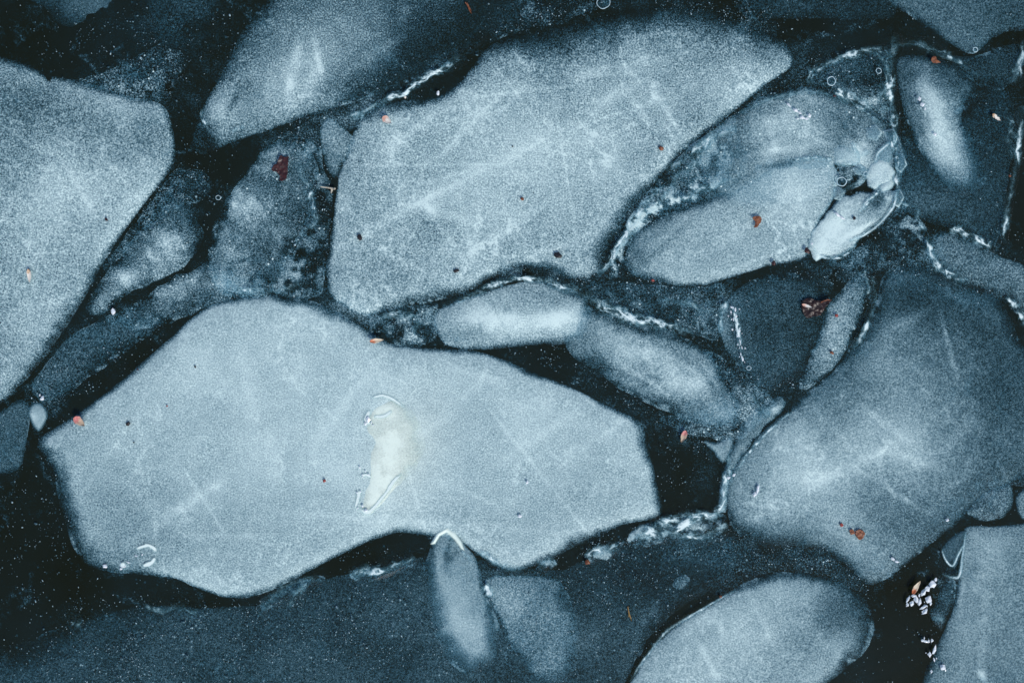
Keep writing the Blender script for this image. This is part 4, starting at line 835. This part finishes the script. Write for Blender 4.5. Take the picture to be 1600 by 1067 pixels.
glint_thing([(1144,480,2.4,1.6,0),(1149,484,1.4,3,10),(1142,488,1.4,3,0),(1150,494,1.6,2.6,10),(1146,499,1.2,2,0),(1151,508,1.8,4.5,8),(1155,517,1.4,4,12),(1153,524,2,3,10),(1156,533,1.8,5,2),(1159,543,1,2,0),(1157,553,1.5,2.2,0),(1160,560,1.2,4,-10),(1153,538,.8,1.4,0),(1149,515,.8,1.3,0)],
  'thin string of bright glints on the left rim of the round clear disc', z=8)
glint_thing([(1233,165,4,1.8,35),(1242,172,4,2,40),(1250,177,4,2,35),(1252,184,5,2.2,15),(1260,186,4,2,-20),(1264,181,2,3,0),(1246,186,2,1.5,0)],
  'squiggle of pinkish white glints on top of the frosty white floe', z=9.5)
glint_thing([(1436,155,2.6,5,-20),(1441,164,2.2,4,-20),(1445,170,1.5,2.5,0),(1461,210,2,4,-10)], 'small glints on the hump of the blue white floe near the top right', z=15)
glint_thing([(1183,765,3,6,30),(1178,772,2.5,3,0),(1138,746,5,2.6,-30),(1146,742,3,2,-20)], 'small bright flecks on the left point of the broad blue grey floe', z=9)
glint_thing([(1395,873,4,2.6,10),(1401,877,3,2,20),(1480,812,3,3,0)], 'small bright flecks near the lower tip of the broad blue grey floe', z=8.5)
glint_thing([(164,884,3,4,0),(192,883,5,4,20),(189,888,3,2,0),(222,866,2,2,0),(200,878,2.5,1.2,0),(213,868,2,1.5,0)], 'wet glints on the bottom left rim of the huge pale floe', z=6)
glint_thing([(176,487,3.5,3.5,0),(66,622,3,4,10),(62,617,1.5,1.5,0)], 'tiny glinting beads in the dark gap beside the left edge floe', z=5)
glint_thing([(818,980-10,1.6,1.6,0),(811,806,3,2,0),(823,753,2,2.5,0),(467,1050-4,1.4,1.4,0)][1:3], 'two tiny white flecks on the right half of the huge pale floe', z=10)
glint_thing([(684,146,2.5,3,0),(488,66,2.5,4,0),(693,62,2,5,-30)][:1], 'single white fleck on the top left rim of the big central floe', z=8)
glint_thing([(1308,335,4,2.5,20),(1315,340,4,2,25),(1268,381,2.5,2.5,0)], 'soft white glints on the bright curved chip', z=9.5)

# ------------------------------------------------------------------ debris: bud scales, leaf scraps, seeds, twigs
def scale_mesh(L_, W_, cup=.25, seed=0, tipx=0.0, holes=False, ragged=.05):
    """a cupped ovate scale with thickness, length along x"""
    rnd = random.Random(seed); nu, nv = 16, 8
    top = []; bot = []
    ph = [rnd.uniform(0, 6) for _ in range(4)]
    for i in range(nu+1):
        t = i/nu; w = W_*(math.sin(math.pi*min(1, t**.8*0.97+.03))**.75)*(1-.25*t)
        for j in range(nv+1):
            s = j/nv*2-1
            rg = 1+ragged*math.sin(13*t+ph[0]+3*s)+ragged*math.sin(23*t+ph[1]-2*s)
            x = (t-.5)*L_; y = s*w*.5*rg
            z = cup*W_*(s*s)*.6+.12*L_*(t-.5)**2*2+.04*W_*math.sin(9*t+ph[2])*math.sin(4*s+ph[3])
            top.append((x*.001, y*.001, z*.001)); bot.append((x*.001, y*.001, (z-.5)*.001))
    V = top+bot; n = len(top); F = []; R = nv+1
    for i in range(nu):
        for j in range(nv):
            a = i*R+j; F.append((a, a+R, a+R+1, a+1)); F.append((n+a, n+a+1, n+a+R+1, n+a+R))
    for i in range(nu):
        a = i*R; F.append((a, n+a, n+a+R, a+R)); a += nv; F.append((a, a+R, n+a+R, n+a))
    return V, F
def tipped(name, body, tip, pos=.3, rough=.45, spots=None):
    """bud-scale colour: body colour with a differently coloured base end"""
    m, nt, out = newmat(name); L = nt.links.new
    p = N(nt, 'ShaderNodeBsdfPrincipled'); p.inputs['Roughness'].default_value = rough
    tc = N(nt, 'ShaderNodeTexCoord'); sx = N(nt, 'ShaderNodeSeparateXYZ'); L(tc.outputs['Generated'], sx.inputs[0])
    n = N(nt, 'ShaderNodeTexNoise'); n.inputs['Scale'].default_value = 5; L(tc.outputs['Generated'], n.inputs['Vector'])
    v = math_(nt, 'ADD', sx.outputs[0], math_(nt, 'MULTIPLY', math_(nt, 'SUBTRACT', n.outputs[0], .5), .9))
    r = N(nt, 'ShaderNodeValToRGB'); r.color_ramp.elements[0].position = pos-.12; r.color_ramp.elements[1].position = pos+.12
    r.color_ramp.elements[0].color = (*tip, 1); r.color_ramp.elements[1].color = (*body, 1)
    L(v, r.inputs[0]); L(r.outputs[0], p.inputs['Base Color']); L(p.outputs[0], out.inputs[0]); return m
CREAM_T = tipped('cream_bud_scale', (.72, .62, .46), (.55, .16, .06), .32)
PINK_T = tipped('pink_bud_scale', (.62, .48, .34), (.60, .22, .20), .4)
WHITE_T = tipped('white_seed_wing', (.74, .72, .66), (.62, .36, .28), .35)
TAN = tipped('tan_husk', (.85, .80, .70), (.50, .32, .18), .22)
ORANGE = simple('orange_brown_scrap', (.30, .10, .035), .5, (.10, .03, .015), 350, .6)
REDBR = simple('dark_red_leaf', (.060, .014, .012), .4, (.022, .008, .010), 200, .7)
BROWN = simple('dark_brown_leaf', (.030, .011, .008), .4, (.012, .006, .006), 120, .5)
BLACK = simple('black_seed', (.012, .009, .012), .5, (.005, .004, .006), 400, .5)
TWIG = simple('pale_twig', (.62, .58, .46), .55, (.40, .34, .26), 500, .4)
OLIVE = simple('yellow_brown_needle', (.34, .20, .06), .55, (.16, .11, .03), 400, .4)
RED = simple('red_speck', (.45, .09, .06), .5, (.22, .03, .03), 400, .4)
def debris(name, label, cat, x, y, ang, mesh, mat, z=10.5, tilt=.12, group=None):
    V, F = mesh
    o = link_mesh(name, V, F, mat)
    o.location = at(x, y, z*.001); o.rotation_euler = (tilt, tilt*.5, math.radians(-ang)); tag(o, label, cat, group)
    return o
BG = 'bud scales dropped on the ice'
debris('bud_scale', 'oval white bud scale with a pinkish middle on the big central floe', 'bud scale', 605, 188, 38, scale_mesh(17, 12, .35, 1), WHITE_T, group=BG)
debris('bud_scale', 'cream bud scale with an orange end on the top edge of the huge pale floe', 'bud scale', 589, 532, -6, scale_mesh(22, 8, .3, 2), CREAM_T, group=BG)
debris('bud_scale', 'tan and pink bud scale near the left tip of the huge pale floe', 'bud scale', 125, 658, 40, scale_mesh(21, 14, .35, 3), PINK_T, group=BG)
debris('bud_scale', 'slim cream bud scale lying upright on the left edge floe', 'bud scale', 46, 431, 85, scale_mesh(21, 8, .3, 4), TAN, group=BG)
debris('bud_scale', 'cream bud scale with a pink top in the black gap, alone', 'bud scale', 1068, 682, 110, scale_mesh(20, 10, .3, 5), PINK_T, z=6, group=BG)
debris('bud_scale', 'cream bud scale with an orange foot beside the cluster of sparkling crystals', 'bud scale', 1431, 917, -58, scale_mesh(24, 9, .3, 6), CREAM_T, z=9, group=BG)
debris('bud_scale', 'pale sliver of husk over the dim teal slab near the right edge', 'husk', 1557, 184, 38, scale_mesh(17, 6, .3, 7, ragged=.2), TAN, z=7)

def scrap(pts, th=1.0, seed=0, crumple=2.2, step=1.0):
    """a torn leaf scrap: crumpled sheet with a ragged outline (points relative, mm)"""
    rnd = random.Random(seed); P = smooth_loop([(a, b, 0) for a, b in pts], True, 2.0)
    P[:, 0] += (np.array([rnd.random() for _ in P])-.5)*1.2; P[:, 1] += (np.array([rnd.random() for _ in P])-.5)*1.2
    x0, y0, x1, y1 = P[:, 0].min(), P[:, 1].min(), P[:, 0].max(), P[:, 1].max()
    gx = np.arange(x0-step, x1+2*step, step); gy = np.arange(y0-step, y1+2*step, step)
    X, Y = np.meshgrid(gx, gy); Xf, Yf = X.ravel(), Y.ravel()
    d, _, bx, by = poly_dist(Xf, Yf, P); ins = (d > 0).reshape(X.shape)
    cell = ins[:-1, :-1] | ins[1:, :-1] | ins[:-1, 1:] | ins[1:, 1:]
    o_ = d <= 0; Xf = np.where(o_, bx, Xf); Yf = np.where(o_, by, Yf)
    ci, cj = np.nonzero(cell); W = X.shape[1]; a = ci*W+cj
    Q = np.stack([a, a+W, a+W+1, a+1], 1); used, inv = np.unique(Q, return_inverse=True); Q = inv.reshape(Q.shape)
    Xf, Yf = Xf[used], Yf[used]
    Z = (fbm(Xf, Yf, 9, seed+200, 3)-.4)*crumple*2
    n = len(Xf)
    V = [(Xf[i]*.001, -Yf[i]*.001, Z[i]*.001) for i in range(n)]+[(Xf[i]*.001, -Yf[i]*.001, (Z[i]-th)*.001) for i in range(n)]
    F = [tuple(q_) for q_ in Q.tolist()]; ed = {}
    for q_ in F:
        for i in range(4):
            s_, t_ = q_[i], q_[(i+1) % 4]
            if (t_, s_) in ed: del ed[(t_, s_)]
            else: ed[(s_, t_)] = 1
    F += [tuple(n+v for v in reversed(q_)) for q_ in list(F)]
    F += [(t_, s_, n+s_, n+t_) for (s_, t_) in ed]
    return V, F
debris('leaf_scrap', 'dark red crumpled leaf scrap on the smoky blue floe left of centre', 'leaf scrap', 438, 263, 0,
  scrap([(0,-20),(8,-17),(13,-19),(12,-8),(11,6),(9,16),(3,20),(-2,19),(-1,12),(-6,6),(-13,4),(-11,-4),(-5,-8)], 1, 3), REDBR, z=8, tilt=.05)
debris('leaf_scrap', 'shiny dark brown leaf half sunk in the round clear disc on the right', 'leaf scrap', 1277, 481, 0,
  scrap([(-24,-10),(-12,-15),(0,-11),(12,-13),(22,-12),(12,0),(6,10),(-6,14),(-14,16),(-21,11),(-24,2)], 1.2, 8, 3), BROWN, z=7, tilt=.05)
debris('leaf_scrap', 'orange brown leaf crumb on the pale lobed floe', 'leaf scrap', 1183, 346, 0, scrap([(-7,-6),(2,-8),(7,-5),(5,2),(0,9),(-5,8),(-3,1)], .8, 11, 1.6), ORANGE, tilt=.05)
debris('leaf_scrap', 'orange leaf crumb at the top of the humped blue white floe', 'leaf scrap', 1462, 94, 0, scrap([(-6,-3),(-1,-6),(3,0),(8,3),(2,5),(-6,3)], .8, 13, 1.4), ORANGE, z=9, tilt=.05)
debris('leaf_scrap', 'ragged rust and black scrap on the lower tip of the broad blue grey floe', 'leaf scrap', 1341, 835, 0, scrap([(-5,-4),(2,-8),(10,-3),(8,5),(1,8),(-3,3)], .9, 15, 1.8), ORANGE, z=9, tilt=.05)
debris('leaf_scrap', 'small rust crumb touching the ragged scrap on the broad blue grey floe', 'leaf scrap', 1331, 831, 0, scrap([(-4,-3),(2,-4),(4,2),(-1,4)], .8, 17, 1), ORANGE, z=9.5, tilt=.05)
def seed_mesh(L_, W_, H_=None, sd_=0, lump=.18):
    bm = bmesh.new(); bmesh.ops.create_icosphere(bm, subdivisions=3, radius=.5)
    rnd = random.Random(sd_); ph = [rnd.uniform(0, 6) for _ in range(5)]
    for v in bm.verts:
        c = v.co
        k = 1+lump*math.sin(7*c.x+ph[0])*math.cos(6*c.y+ph[1])+lump*.7*math.sin(14*c.y+ph[2]+5*c.z)
        v.co = Vector((c.x*L_*k*(1), c.y*W_*k*(1-.3*c.x), c.z*(H_ or W_*.6)*k))*.001
    V = [tuple(v.co) for v in bm.verts]; F = [tuple(x.index for x in f.verts) for f in bm.faces]; bm.free()
    return V, F
SG = 'dark seeds and crumbs on the ice'
for (x, y, a_, l_, w_, mt, z_, lab) in [
    (562,371,80,10,7,BLACK,9,'black seed near the left side of the big central floe'),
    (713,423,-25,9,5.5,BLACK,9,'black seed near the bottom rim of the big central floe'),
    (872,399,20,12,9,BLACK,9,'black knobbly seed at the lower right of the big central floe'),
    (200,662,-15,7,6,BLACK,10,'tiny dark seed right of the tan and pink bud scale'),
    (305,573,70,4.5,3,BLACK,10,'minute black crumb high on the left part of the huge pale floe'),
    (215,577,0,3.5,3,REDBR,9,'minute brown crumb at the top left rim of the huge pale floe'),
    (261,634,0,2.6,2.4,RED,10,'minute red crumb on the left part of the huge pale floe'),
    (209,691,0,2.6,2.4,BLACK,10,'minute dark dot below the tiny dark seed'),
    (507,751,0,5,4.6,RED,10.5,'small red speck left of the cream patch of the huge pale floe'),
    (1033,232,40,8,7,ORANGE,9,'small rust bud on the lower right rim of the big central floe'),
    (816,311,60,6,4.5,ORANGE,9.5,'tiny tan crumb in the middle of the big central floe'),
    (801,229,0,2.8,2.4,BLACK,9,'minute dark dot above the tan crumb on the big central floe'),
    (1209,411,30,6.5,8,REDBR,8,'dark red seed at the bottom rim of the pale lobed floe'),
    (1261,392,60,10,7,REDBR,9,'dark brown crumb in the crack left of the bright curved chip'),
    (1335,341,0,5,5,BLACK,9.5,'round black seed on the bright curved chip'),
    (166,343,50,6,3.5,REDBR,9,'tiny brown crumb near the right side of the left edge floe'),
    (1020,438,20,5,4,RED,6,'tiny red crumb in the dark crust below the pale lobed floe'),
    (1315,820,10,6,5,RED,9,'tiny red brown crumb above left of the ragged rust scrap'),
    (918,878,30,8,7,ORANGE,7,'rust crumb beside the frost at the bottom rim of the huge pale floe'),
    (1126,932,0,5,4.5,ORANGE,5,'tiny orange crumb above the rim of the oval bottom floe'),
    (1300,551,20,7,4,ORANGE,7.5,'tiny orange crumb on the lower part of the grainy splinter'),
    (1307,493,0,6,4.5,RED,7.5,'tiny reddish crumb on the upper part of the grainy splinter'),
    (1578,275,0,4,3.5,ORANGE,7,'tiny rust crumb left of the long white frost line'),
    (1304,150,0,6,4,REDBR,8,'tiny dark red crumb below the ring bubble of the clear dark pane'),
    (633,152,0,4,4,TAN,6,'tiny tan bead in the black gap above the big central floe')]:
    debris('seed' if 'seed' in lab else 'crumb', lab, 'seed' if 'seed' in lab else 'crumb', x, y, a_, seed_mesh(l_, w_, None, int(x+y)), mt, z=z_, tilt=0, group=SG)

def tube_mesh(paths):
    V = []; F = []
    for P in paths:
        b0 = len(V); n = len(P); m_ = 8
        for i, (x, y, z, r) in enumerate(P):
            x2, y2 = P[min(i+1, n-1)][:2]; x1, y1 = P[max(i-1, 0)][:2]
            l = math.hypot(x2-x1, y2-y1)+1e-6; nx, ny = -(y2-y1)/l, (x2-x1)/l
            for j in range(m_):
                a = j/m_*2*math.pi
                V.append(((x+nx*math.cos(a)*r)*.001, -(y+ny*math.cos(a)*r)*.001, (z+math.sin(a)*r)*.001))
        for i in range(n-1):
            for j in range(m_): F.append((b0+i*m_+j, b0+(i+1)*m_+j, b0+(i+1)*m_+(j+1) % m_, b0+i*m_+(j+1) % m_))
        F.append(tuple(b0+j for j in reversed(range(m_)))); F.append(tuple(b0+(n-1)*m_+j for j in range(m_)))
    return V, F
debris('twig', 'pale hooked twig over the black gap left of the big central floe', 'twig', 513, 295, 0,
  tube_mesh([[(-12,-3,0,.8),(-6,-2.2,.6,1.1),(0,-1.4,1,1.2),(5,-.6,1,1.4),(9,1,.8,2.0)], [(5,-.6,1,1.2),(5.5,3,.6,1.6),(4,7,.2,1.1)], [(9,1,.8,1.8),(11,-1,.8,1.2)]]), TWIG, z=7, tilt=0)
debris('needle', 'thin yellow brown needle lying upright in the dark thin ice at the bottom', 'needle', 983, 958, 0,
  tube_mesh([[(-2,-11,0,.6),(-1,-4,.3,1),(0,2,.3,1.5),(2,6,.2,1),(4,12,0,.6)], [(0,2,.3,.8),(-2,6,.3,.5)]]), OLIVE, z=4, tilt=0)
debris('needle', 'orange brown double needle in the dark at the top edge right of the streaked floe', 'needle', 732, 12, 0,
  tube_mesh([[(-5,-8,0,.6),(-1,-2,.3,1),(2,5,.3,1),(5,10,0,.6)], [(-2,-7,.4,.5),(1,0,.5,.8),(5,6,.3,.5)]]), ORANGE, z=8, tilt=0)
debris('needle', 'short rusty stalk beside the shiny dark brown leaf', 'needle', 1290, 470, 0, tube_mesh([[(-8,3,0,.8),(-2,0,.5,1.2),(4,-2,.4,1.2),(8,-1,0,.7)]]), ORANGE, z=10.5, tilt=0)
debris('bud_scale', 'cream strip lying across the left side of the shiny dark brown leaf', 'bud scale', 1261, 478, 18, scale_mesh(17, 5, .3, 9), WHITE_T, z=11, group=BG)
